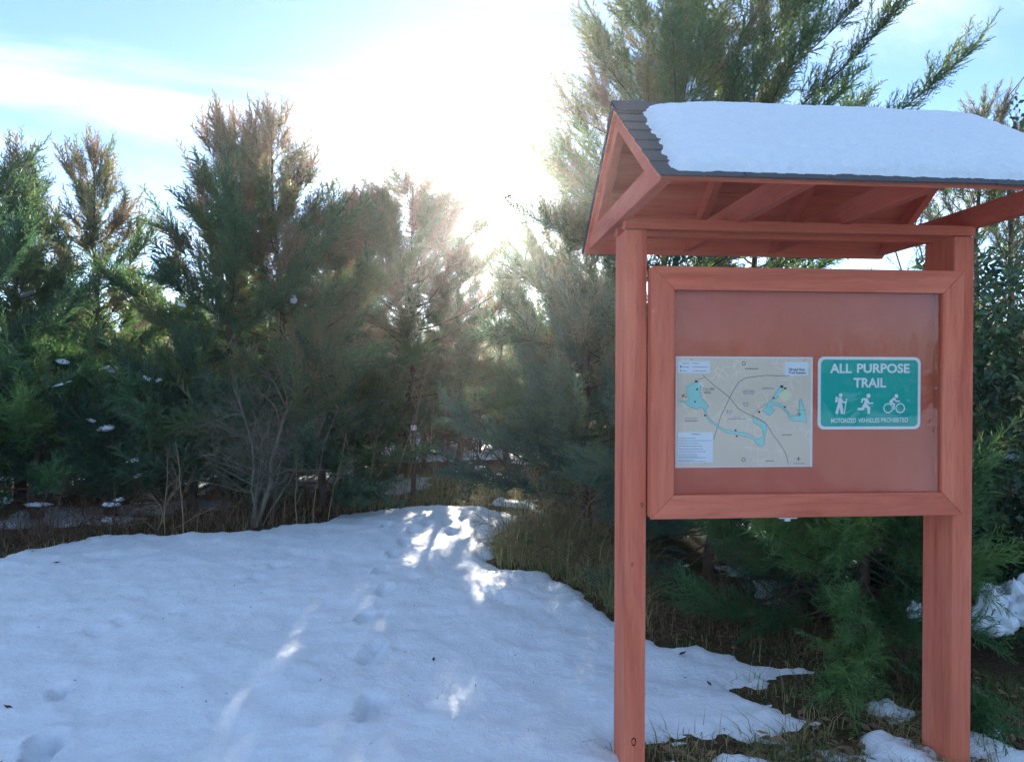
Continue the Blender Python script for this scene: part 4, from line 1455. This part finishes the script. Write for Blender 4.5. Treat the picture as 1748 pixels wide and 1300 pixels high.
def build_undergrowth():
    r = np.random.default_rng(77)
    # dry reddish stems along the clearing edge
    P = scatter([(-60, 945), (110, 920), (300, 904), (440, 896), (540, 882), (640, 862), (640, 830), (400, 838), (150, 852), (-60, 870)], 5200, r)
    z = np.full(len(P), -.06)
    H = r.gamma(2.0, .075, len(P)).clip(.03, .6)
    blades('dry_weeds', np.column_stack([P, z]), H, r.uniform(.004, .010, len(P)), np.abs(r.normal(1.0, .8, len(P))), r.normal(.42, .25, len(P)), DRY, seed=1)
    P = scatter([(600, 866), (720, 855), (860, 862), (960, 880), (960, 815), (720, 806), (560, 822)], 4200, r)
    H = r.gamma(2.0, .055, len(P)).clip(.03, .4)
    blades('dry_grass', np.column_stack([P, np.full(len(P), -.06)]), H, r.uniform(.005, .012, len(P)), np.abs(r.normal(1.0, .7, len(P))), r.normal(.5, .25, len(P)), GRASSM, seed=2)
    # brush to the right of the trail end
    P = scatter([(840, 925), (850, 962), (930, 968), (1000, 1000), (1050, 1040), (1110, 1075), (1110, 960), (1040, 900), (900, 880)], 8500, r)
    H = r.gamma(2.2, .075, len(P)).clip(.04, .5)
    blades('brush_grass', np.column_stack([P, np.full(len(P), -.06)]), H, r.uniform(.004, .009, len(P)), np.abs(r.normal(.9, .6, len(P))), r.normal(.55, .25, len(P)), GRASSM, seed=3)
    # thawed strip under and right of the kiosk
    P = scatter([(1105, 1075), (1200, 1092), (1430, 1134), (1290, 1168), (1390, 1212), (1404, 1240), (1110, 1260), (1190, 1290), (1250, 1320), (1230, 1420), (1800, 1420), (1800, 1180), (1500, 1070), (1200, 1030)], 26000, r)
    keep = fbm(P[:, 0] * 3, P[:, 1] * 3, 91, 3) > -.22
    P = P[keep]
    H = r.gamma(3.0, .016, len(P)).clip(.015, .14)
    g = fbm(P[:, 0] * 2.2, P[:, 1] * 2.2, 95, 3)
    blades('winter_grass', np.column_stack([P, np.full(len(P), -.065)]), H, r.uniform(.0025, .005, len(P)), np.abs(r.normal(.7, .5, len(P))), .36 + g * .9 + r.normal(0, .15, len(P)), GRASSM, seed=4)
    P = scatter([(1110, 1085), (1200, 1085), (1450, 1130), (1560, 1180), (1640, 1150), (1500, 1060), (1200, 1030), (1090, 1030)], 2600, r)
    H = r.gamma(2.2, .040, len(P)).clip(.03, .3)
    blades('dry_weeds', np.column_stack([P, np.full(len(P), -.06)]), H, r.uniform(.003, .006, len(P)), np.abs(r.normal(.9, .6, len(P))), r.normal(.4, .22, len(P)), DRY, seed=5)
    # grass tips through the snow edge
    e = np.array([tuple(G(*p)[:2]) for p in edge_px[2:-2]])
    seg = r.integers(0, len(e) - 1, 1500)
    tt = r.random(1500)[:, None]
    P = e[seg] * (1 - tt) + e[seg + 1] * tt + r.normal(size=(1500, 2)) * .07
    H = r.gamma(3, .022, 1500).clip(.02, .16)
    blades('edge_grass', np.column_stack([P, np.full(1500, -.05)]), H, r.uniform(.003, .006, 1500), np.abs(r.normal(.5, .4, 1500)), r.normal(.6, .2, 1500), GRASSM, seed=6)

    # pale bare shrub in front of the left cedars
    b = G(438, 889)
    twiggy((b.x, b.y, -.02), [((-.05, 0, 1), 1.95, .034), ((.10, -.05, 1), 1.8, .018), ((.24, .05, 1), 1.6, .010), ((-.30, .0, 1), 1.5, .011), ((-.1, -.2, 1), 1.3, .010), ((.4, -.1, 1), 1.2, .009)],
           'pale grey leafless shrub with fine spreading twigs at the edge of the snow', seed=4, levels=3, kids=(17, 8, 4), ang=(35, 80), ratio=.46, bendy=.17, up=.05)
    # saplings at the wood's edge
    labs = [(528, 886, 1.5), (560, 884, 1.2), (598, 868, 1.7), (632, 862, 1.4), (655, 866, 2.1), (690, 862, 1.8), (320, 902, 1.1), (505, 890, 1.0), (276, 902, .9), (742, 850, 1.6), (800, 848, 1.5), (905, 872, 1.4)]
    SAP = ['thin sapling a step right of the pale bare shrub', 'thin sapling at the foot of the deep green young cedar right of the pale shrub', 'thin sapling below the slender purple-tipped pine', 'thin sapling left of the leaning grey trunk, by the snow edge', 'tallest thin sapling left of the white-topped marker post',
           'thin sapling just left of the marker post', 'short sapling left of the pale bare shrub', 'low sapling touching the right side of the pale bare shrub', 'shortest sapling beside the tangle of curled dead stems', 'thin sapling just right of the marker post', 'thin sapling under the sun glare behind the end of the snow', 'thin sapling at the left edge of the tan brush']
    for i, (px, py, h) in enumerate(labs):
        g = G(px, py)
        twiggy((g.x, g.y, -.03), [((random.uniform(-.15, .15), random.uniform(-.1, .1), 1), h, .008)], SAP[i], name='sapling', cat='sapling', seed=30 + i, kids=(9, 3), ang=(25, 50), ratio=.38, bendy=.09, group='thin saplings along the wood edge', mat=TWIG)
    # brush piles
    g = G(72, 918)
    twiggy((g.x, g.y, -.02), [((a, b_, c), .75, .010) for a, b_, c in ((-1, .1, .25), (1, 0, .3), (.6, .5, .4), (-.6, -.3, .5), (.2, -.6, .45), (-.2, .5, .7), (.8, -.3, .2), (-.9, .4, .3), (.4, 0, .9))], 'low brown brush pile at the left edge of the snow', name='brush_pile', cat='brush pile', seed=60, kids=(14, 7), mat=BROWN_TWIG, up=-.06)
    g = G(268, 898)
    twiggy((g.x, g.y, -.02), [((a, b_, c), .7, .009) for a, b_, c in ((-1, .1, .5), (1, 0, .5), (.5, .4, .8), (-.5, -.3, .9), (.1, -.4, .8))], 'tangle of curled dead stems beside the snow-dusted bush', name='brush_pile', cat='brush pile', seed=61, kids=(12, 6), mat=TWIG, up=-.1, bendy=.2)
    g = G(192, 902)
    twiggy((g.x, g.y, -.02), [((a, b_, c), .62, .010) for a, b_, c in ((-.5, .1, 1), (.5, 0, 1), (.15, .3, 1), (.7, -.1, .7), (-.8, .1, .7))], 'small dark bush dusted with snow at the left of the clearing', name='dark_bush', cat='bush', seed=62, kids=(14, 7), mat=BROWN_TWIG, up=.0)
    g = G(950, 950)
    twiggy((g.x + .1, g.y + .5, -.02), [((a, b_, c), .95, .008) for a, b_, c in ((-1, -.1, .7), (.5, -.2, .9), (-.4, -.5, .8), (-.8, -.6, .5), (.1, -.4, 1), (-1, .3, .8), (.6, -.5, .6), (.9, 0, .7))], 'tan twiggy bush between the trail and the left kiosk post', name='twig_bush', cat='bush', seed=63, kids=(16, 9), mat=TWIG, up=.0)
    g = G(1010, 985)
    twiggy((g.x + .1, g.y + .3, -.02), [((a, b_, c), .6, .006) for a, b_, c in ((-1, -.1, .8), (.7, -.2, 1), (-.2, -.5, .8), (.2, .4, 1), (-.6, -.6, .5))], 'brown twiggy bush at the foot of the grey-green cedar', name='twig_bush', cat='bush', seed=66, kids=(16, 8), mat=BROWN_TWIG, up=.0)
    g = G(1270, 1085)
    twiggy((g.x, g.y + .3, -.02), [((a, b_, c), .75, .007) for a, b_, c in ((-1, -.2, .8), (.7, -.2, 1), (-.2, -.3, 1), (.2, .4, 1), (1, -.5, .6), (.4, -.6, .8))], 'bare brown bush in the shade under the notice board', name='twig_bush', cat='bush', seed=67, kids=(14, 7), mat=BROWN_TWIG, up=.0)
    proto = None
    for i, (px, Y, sc_) in enumerate([(640, 11.2, 1.0), (705, 12.4, 1.2), (760, 11.8, 1.0), (815, 13.0, 1.3), (880, 11.0, 1.0), (930, 10.2, 1.1), (985, 9.6, 1.0), (740, 14.5, 1.4), (668, 14.0, 1.4), (845, 15.5, 1.5), (575, 11.6, 1.1), (500, 11.5, 1.1)]):
        q = T_at(px, Y)
        lab = ['brown leafless bush under the slender pine', 'brown leafless bush behind the marker post', 'brown leafless bush below the sun glare', 'brown leafless bush on the line of the trail', 'brown leafless bush where the trail enters the wood', 'brown leafless bush behind the tan brush',
               'brown leafless bush beside the grey-green cedar', 'tall far leafless bush deep in the gap', 'tall far leafless bush left of the marker post', 'tallest far leafless bush under the sun', 'brown leafless bush below the thin sparse pine', 'brown leafless bush behind the pale bare shrub'][i]
        if proto is None:
            proto = twiggy(q, [((a, b_, c), 1.0, .009) for a, b_, c in ((-.8, -.1, 1), (.7, -.2, 1), (-.3, -.5, 1), (.2, .4, 1.2), (.5, -.5, .8), (-.5, .3, 1))], lab, name='leafless_bush', cat='bush', seed=81, kids=(20, 9), mat=BROWN_TWIG, group='leafless bushes at the trail end', up=.03)
        else:
            copy_tree(proto, q, i * 1.1, sc_, lab)
    # fallen leaves on the thawed ground, past counting
    P = scatter([(1105, 1075), (1430, 1134), (1290, 1168), (1404, 1240), (1110, 1260), (1190, 1290), (1250, 1320), (1230, 1420), (1800, 1420), (1800, 1180), (1500, 1070), (1200, 1030)], 1500, r)
    n = len(P)
    d = unit(r.normal(size=(n, 3)) * np.array([1, 1, .25])); w_ = unit(np.cross(d, r.normal(size=(n, 3)) * .3 + np.array([0, 0, 1.0])))
    l_ = r.uniform(.015, .038, n)[:, None]
    B = np.column_stack([P, r.uniform(-.05, -.02, n)])
    V = np.stack([B - d * l_, B + w_ * l_ * .45, B + d * l_, B - w_ * l_ * .45 + np.array([0, 0, .006])], 1).reshape(-1, 3)
    tag(link('leaf_litter', np_mesh('leaf_litter', V, [np.arange(4 * n).reshape(-1, 4)], False, np.repeat(r.normal(.45, .25, n).clip(0, 1), 4)), DRY), kind='stuff')
    # bare vine thicket right of the roof
    p = at(1680, 640, 5.7)
    twiggy((p.x, 5.7, -.05), [((a, b_, 3.4), l * 1.05, .014) for a, b_, l in ((-.5, 0, 3.3), (-.2, .2, 3.5), (.1, -.1, 3.4), (.4, .1, 3.2), (.7, 0, 3.0), (-.35, -.3, 3.0), (.25, .3, 3.6), (-.7, .1, 2.9))], 'tall tan thicket of bare vine stems right of the kiosk roof', name='vine_thicket', cat='thicket', seed=64, kids=(46, 12), ang=(25, 70), ratio=.20, mat=TWIG, bendy=.10, up=.02, rmin=.0034)
    # vine arching over the right end of the roof
    v = empty('climbing_vine', at(1765, 640, 4.9) * 1.0)
    v.location.z = -.05
    tag(v, 'thin dark vine with a few leaves arching up beside the right end of the roof', 'vine')
    q = [at(1765, 500, 4.9), at(1752, 330, 4.9), at(1738, 225, 4.9), at(1722, 190, 4.85), at(1700, 200, 4.8)]
    paths = [[tuple(a - v.location) for a in [Vector((v.location.x, v.location.y, 0))] + q], [tuple(a - v.location) for a in (at(1683, 216, 4.85), at(1712, 175, 4.9), at(1748, 132, 4.95), at(1800, 90, 5.0), at(1830, 300, 5.0), at(1800, 700, 4.95))]]
    Vt, Ft = tubes(paths, [np.linspace(.008, .002, 6), np.linspace(.0015, .006, 6)], 5)
    link('stem', np_mesh('stem', Vt, [Ft], True), BARK, v)
    Pv = np.array([tuple(a - v.location) for a in (at(1735, 222, 4.9), at(1742, 240, 4.9), at(1724, 200, 4.87), at(1745, 270, 4.9))])
    sprays('leaves', LF, Pv, r.normal(size=(4, 3)) + np.array([0, 0, .5]), np.full(4, .17), np.full(4, .3), BROAD, v, None, 9)
    # broad-leaved evergreen mass
    leafy((at(1738, 640, 4.7).x, 4.75, -.05), [(0, 0, 1.0, .75, .6, 1.15), (-.2, .1, 2.0, .62, .6, .62), (.5, 0, 1.9, .7, .6, .9), (.2, 0, 0.6, .8, .6, .6)], 1500, 'glossy dark broadleaf evergreen filling the space right of the kiosk', 70)
    leafy((at(1500, 640, 6.0).x, 6.3, -.05), [(0, 0, 1.5, .8, .5, .9), (-.5, 0, 1.0, .7, .5, .8), (.5, .1, 1.9, .6, .5, .7), (-.2, .1, 2.2, .9, .5, .4)], 1000, 'broadleaf evergreen shrub in the shade behind the notice board', 71)


def leafy(loc, lobes, n, label, seed):
    r = np.random.default_rng(seed)
    root = empty('evergreen_shrub', loc)
    tag(root, label, 'shrub')
    P, A = [], []
    wts = np.array([l[3] * l[5] for l in lobes]); wts /= wts.sum()
    for (cx, cy, cz, rx, ry, rz), w in zip(lobes, wts):
        m = int(n * w)
        d = unit(r.normal(size=(m, 3)))
        k = r.uniform(.55, 1.08, (m, 1))
        P.append(np.array([cx, cy, cz]) + d * k * np.array([rx, ry, rz]))
        A.append(d + np.array([0, 0, .5]) + r.normal(size=(m, 3)) * .5)
    P, A = np.concatenate(P), np.concatenate(A)
    ok = P[:, 2] > .1
    P, A = P[ok], A[ok]
    S = r.uniform(.14, .26, len(P))
    sprays('foliage', LF, P, A, S, r.normal(.38, .2, len(P)), BROAD, root, loc, seed)
    paths, rads = [], []
    for i in range(26):
        c = P[r.integers(0, len(P))]
        b = np.array([r.normal() * .12, r.normal() * .1, -.05])
        s = np.linspace(0, 1, 6)[:, None]
        paths.append(b + (c - b) * s + np.array([0, 0, .3]) * np.sin(s * math.pi) * .6)
        rads.append(np.linspace(.014, .004, 6))
    V, Fq = tubes(paths, rads, 5)
    link('stems', np_mesh('stems', V, [Fq], True), BARK, root)
    return root


BROWN_TWIG = bark('brown_twig', (0.05, 0.03, 0.022), (0.11, 0.066, 0.046), (0.19, 0.125, 0.09))
build_undergrowth()


# far wood reads as one mass
def far_wood():
    r = np.random.default_rng(5)
    n = 1600
    x = r.uniform(-60, 70, n)
    y = r.uniform(44, 62, n)
    top = 5.2 + 1.6 * fbm(x * .16, y * .05, 8, 3)
    z = top * r.random(n) ** .7
    P = np.column_stack([x, y, z - .2])
    A = r.normal(size=(n, 3)) * .6; A[:, 2] += 1
    o = sprays('far_woods', PL, P, A, r.uniform(1.6, 2.6, n), r.normal(.45, .2, n), CEDAR, None, None, 3)
    o['kind'] = 'stuff'
    # the wood across the clearing that the kiosk pane mirrors
    n = 520
    x = r.uniform(-26, 44, n)
    y = r.uniform(-33, -27, n)
    top = 3.4 + 1.6 * fbm(x * .3, y * .1, 18, 3) - 1.2 * np.exp(-((x - 14.0) / 1.8) ** 2)
    P = np.column_stack([x, y, top * r.random(n) ** .7 - .2])
    A = r.normal(size=(n, 3)) * .6; A[:, 2] += 1
    o = sprays('far_woods', PL, P, A, r.uniform(1.5, 2.3, n), r.normal(.45, .2, n), CEDAR, None, None, 4)
    o['kind'] = 'stuff'


far_wood()


# ------------------------------------------------------------------ snow on boughs, leaves, marker post
def blob(name, size, seed, sub=3):
    r = np.random.default_rng(seed)
    bm = bmesh.new()
    bmesh.ops.create_icosphere(bm, subdivisions=sub, radius=1.0)
    o = r.uniform(0, 50, 3)
    for v in bm.verts:
        c = v.co
        n = (vnoise(np.array([c.x * 1.6 + o[0]]), np.array([c.y * 1.6 + c.z + o[1]]), seed)[0] * .6 + vnoise(np.array([c.x * 4 + o[1]]), np.array([c.y * 4 + c.z * 3 + o[2]]), seed + 1)[0] * .5 + vnoise(np.array([c.x * 9 + o[1]]), np.array([c.y * 9 + c.z * 7 + o[2]]), seed + 2)[0] * .34)
        k = 1 + n
        z = c.z * (1.0 if c.z > 0 else .45)
        v.co = Vector((c.x * k * size[0], c.y * k * size[1], z * k * size[2]))
    me = bpy.data.meshes.new(name)
    bm.to_mesh(me); bm.free()
    me.polygons.foreach_set('use_smooth', np.full(len(me.polygons), True))
    return me


def build_clumps():
    S = np.concatenate(SITES)
    c, s = math.cos(ROLL), math.sin(ROLL)
    sx = 874 + F * S[:, 0] / S[:, 1]
    sy = 644 - F * (S[:, 2] - CAM_H) / S[:, 1]
    clab = ['largest snow clump, high on the cedar at the left edge', 'snow clump on the slim bronze-green cedar, its highest', 'snow clump on the dark left-edge cedar, below its largest clump', 'tiny snow clump just under the largest clump at the left', 'snow clump low on the inside of the slim bronze-green cedar',
            'left one of a close pair of snow clumps between the slim and the broad cedar', 'right one of a close pair of snow clumps between the slim and the broad cedar', 'brightest snow clump, over the knee-high dark young cedar', 'snow clump up and left of the brightest clump', 'small snow clump on the left flank of the broad feathery cedar',
            'upright snow clump on the right flank of the bronze-topped cedar', 'highest snow clump, on the broad feathery cedar', 'upper of three snow clumps low beside the knee-high cedar', 'middle of three snow clumps low beside the knee-high cedar', 'lowest of three snow clumps low beside the knee-high cedar', 'snow clump over the low bright green young cedar']
    spots = [(46, 507, 22, 8), (165, 534, 14, 6), (105, 617, 14, 5), (62, 528, 7, 5), (185, 632, 10, 8), (250, 647, 8, 6), (270, 650, 7, 5), (182, 732, 13, 8), (154, 718, 12, 6), (310, 521, 7, 5), (501, 513, 7, 14), (304, 439, 8, 5),
             (202, 775, 9, 6), (230, 786, 10, 6), (236, 812, 9, 5), (105, 655, 14, 5)]
    for i, (px, py, w, h) in enumerate(spots):
        m = (np.abs(sx - px) < 9) & (np.abs(sy - py) < 9) & (S[:, 1] < 12)
        if m.any():
            k = np.where(m)[0]
            p = S[k[np.argmin(S[k, 1])]]
            Y = p[1] + .03
        else:
            Y = 9.0
        q = at(px, py, Y)
        u = Y / F
        o = link('snow_clump', blob('snow_clump', (w * u * .95, w * u * .5, h * u * .75), 100 + i), SNOW)
        o.location = q
        o.rotation_euler = (random.uniform(-.3, .3), random.uniform(-.45, .45), random.uniform(-.5, .5))
        tag(o, clab[i], 'snow clump', 'snow clumps on the left cedars')
    big = [((1688, 1060), 3.8, (.105, .10, .16), 'large snow lump on the low cedar just right of the kiosk post'), ((1738, 1040), 3.85, (.11, .10, .15), 'large snow lump at the right edge beside the bigger lump'),
           ((1562, 1050), 3.9, (.035, .04, .06), 'fist-sized snow lump against the left side of the right kiosk post'), ((1722, 782), 4.9, (.14, .09, .04), 'thin snow layer on top of the glossy evergreen'),
           ((1690, 1008), 4.1, (.06, .06, .04), 'small snow cap above the large lump right of the post'), ((1722, 1010), 4.1, (.05, .06, .05), 'small snow cap near the right edge above two lumps'),
           ((1600, 1262), 3.35, (.10, .08, .06), 'ground snow lump just left of the right post foot'), ((1690, 1272), 3.3, (.13, .10, .06), 'ground snow lump right of the right post foot'), ((1735, 1268), 3.35, (.08, .07, .05), 'ground snow lump at the bottom right corner'),
           ((192, 862), 7.6, (.09, .06, .03), 'snow streak on the small dark bush'), ((184, 888), 7.5, (.06, .05, .04), 'snow lump at the foot of the small dark bush'), ((205, 853), 7.6, (.05, .05, .025), 'snow bit on top of the small dark bush'),
           ((8, 856), 7.7, (.08, .06, .04), 'snow lump behind the brush pile'), ((62, 862), 7.8, (.14, .06, .03), 'snow streak along the brush pile')]
    for i, ((px, py), Y, sz, lab) in enumerate(big):
        o = link('snow_lump', blob('snow_lump', sz, 300 + i, 4), SNOW)
        o.location = at(px, py, Y)
        tag(o, lab, 'snow lump')

    # needles and crumbs of bark lying on the snow, past counting
    r = np.random.default_rng(12)
    n = 260
    P = np.column_stack([r.uniform(-5, 1.4, n), 2.2 + 6.2 * r.random(n) ** 1.2])
    P = P[sdist(P[:, 0], P[:, 1], SNOWPOLY) > .1]
    n = len(P)
    a = r.uniform(0, 6.283, n); l_ = r.uniform(.004, .014, n)
    d = np.stack([np.cos(a), np.sin(a), 0 * a], -1) * l_[:, None]; w_ = np.stack([-np.sin(a), np.cos(a), 0 * a], -1) * (l_ * r.uniform(.15, .4, n))[:, None]
    B = np.column_stack([P, np.full(n, .022)])
    V = np.stack([B - d, B + w_, B + d + np.array([0, 0, .006]), B - w_], 1).reshape(-1, 3)
    tag(link('debris', np_mesh('debris', V, [np.arange(4 * n).reshape(-1, 4)], False, np.repeat(r.normal(.15, .15, n).clip(0, 1), 4)), DRY), kind='stuff')
    # few fallen leaves
    leafm = simple('dead_leaf', (0.045, 0.026, 0.018), .8)
    for i, (px, py, l, lab) in enumerate([(740, 1130, .035, 'single dark dead leaf on the open snow right of the footprints'), (13, 1213, .05, 'dark dead leaf on the snow at the left edge of the photo'), (97, 963, .06, 'dark dead leaf on the snow near the brush pile'),
                                          (1128, 1098, .05, 'brown dead leaf on the snow right behind the left kiosk post'), (1165, 1120, .05, 'dark red dead leaf on the snow under the notice board'), (1210, 1172, .04, 'small dead leaf on the snow tongue below the notice board'), (1300, 1257, .06, 'pale dead leaf lying in the thawed grass')]):
        bm = MB()
        pts = [(0, -1), (.32, -.4), (.42, .1), (.2, .6), (0, 1.1), (-.25, .55), (-.4, 0), (-.28, -.5)]
        vs = [bm.bm.verts.new((x * l * .6, y * l * .6, .012 + .25 * l * (x * x * 2 + .3 * y * y))) for x, y in pts]
        ce = bm.bm.verts.new((0, 0, .008))
        for a in range(8):
            bm.bm.faces.new((ce, vs[a], vs[(a + 1) % 8]))
        o = bm.build('fallen_leaf', leafm if i != 6 else simple('pale_leaf', (.25, .17, .09), .8))
        g = G(px, py)
        o.location = (g.x, g.y, .008)
        o.rotation_euler = (.15, .1, i * 1.3)
        tag(o, lab, 'leaf')

    # trail marker post among the trunks
    g = G(706, 842)
    r_ = empty('marker_post', (g.x, g.y, -.05), .1)
    tag(r_, 'slim wooden marker post with a white top among the trunks by the trail end', 'post')
    hz = at(706, 734, g.y).z + .05
    MB().box(-.035, .035, -.035, .035, 0, hz, .004).build('post_shaft', BARK, r_)
    MB().box(-.038, .038, -.038, .038, hz + .001, hz + .07, .006).build('white_top', SIGN_WHITE, r_)


build_clumps()

# bare trunks at the trail end
for i, (px, Y, h, lab) in enumerate([(672, 11.8, 3.2, 'leaning grey trunk left of the white-topped marker post'), (690, 12.2, 3.4, 'straight dark trunk just left of the marker post'), (732, 13.0, 3.0, 'dark trunk right of the marker post'),
                                     (762, 13.4, 3.4, 'slim trunk in the sun glare right of the marker post'), (818, 15.0, 3.2, 'slim dark trunk at the end of the trail')]):
    q = T_at(px, Y)
    twiggy(q, [((random.uniform(-.06, .06), 0, 1), h, .055 if i < 3 else .035)], lab, name='bare_tree', cat='tree', seed=90 + i, kids=(22, 6), ang=(40, 85), ratio=.26, bendy=.03, mat=BARK, up=.02)
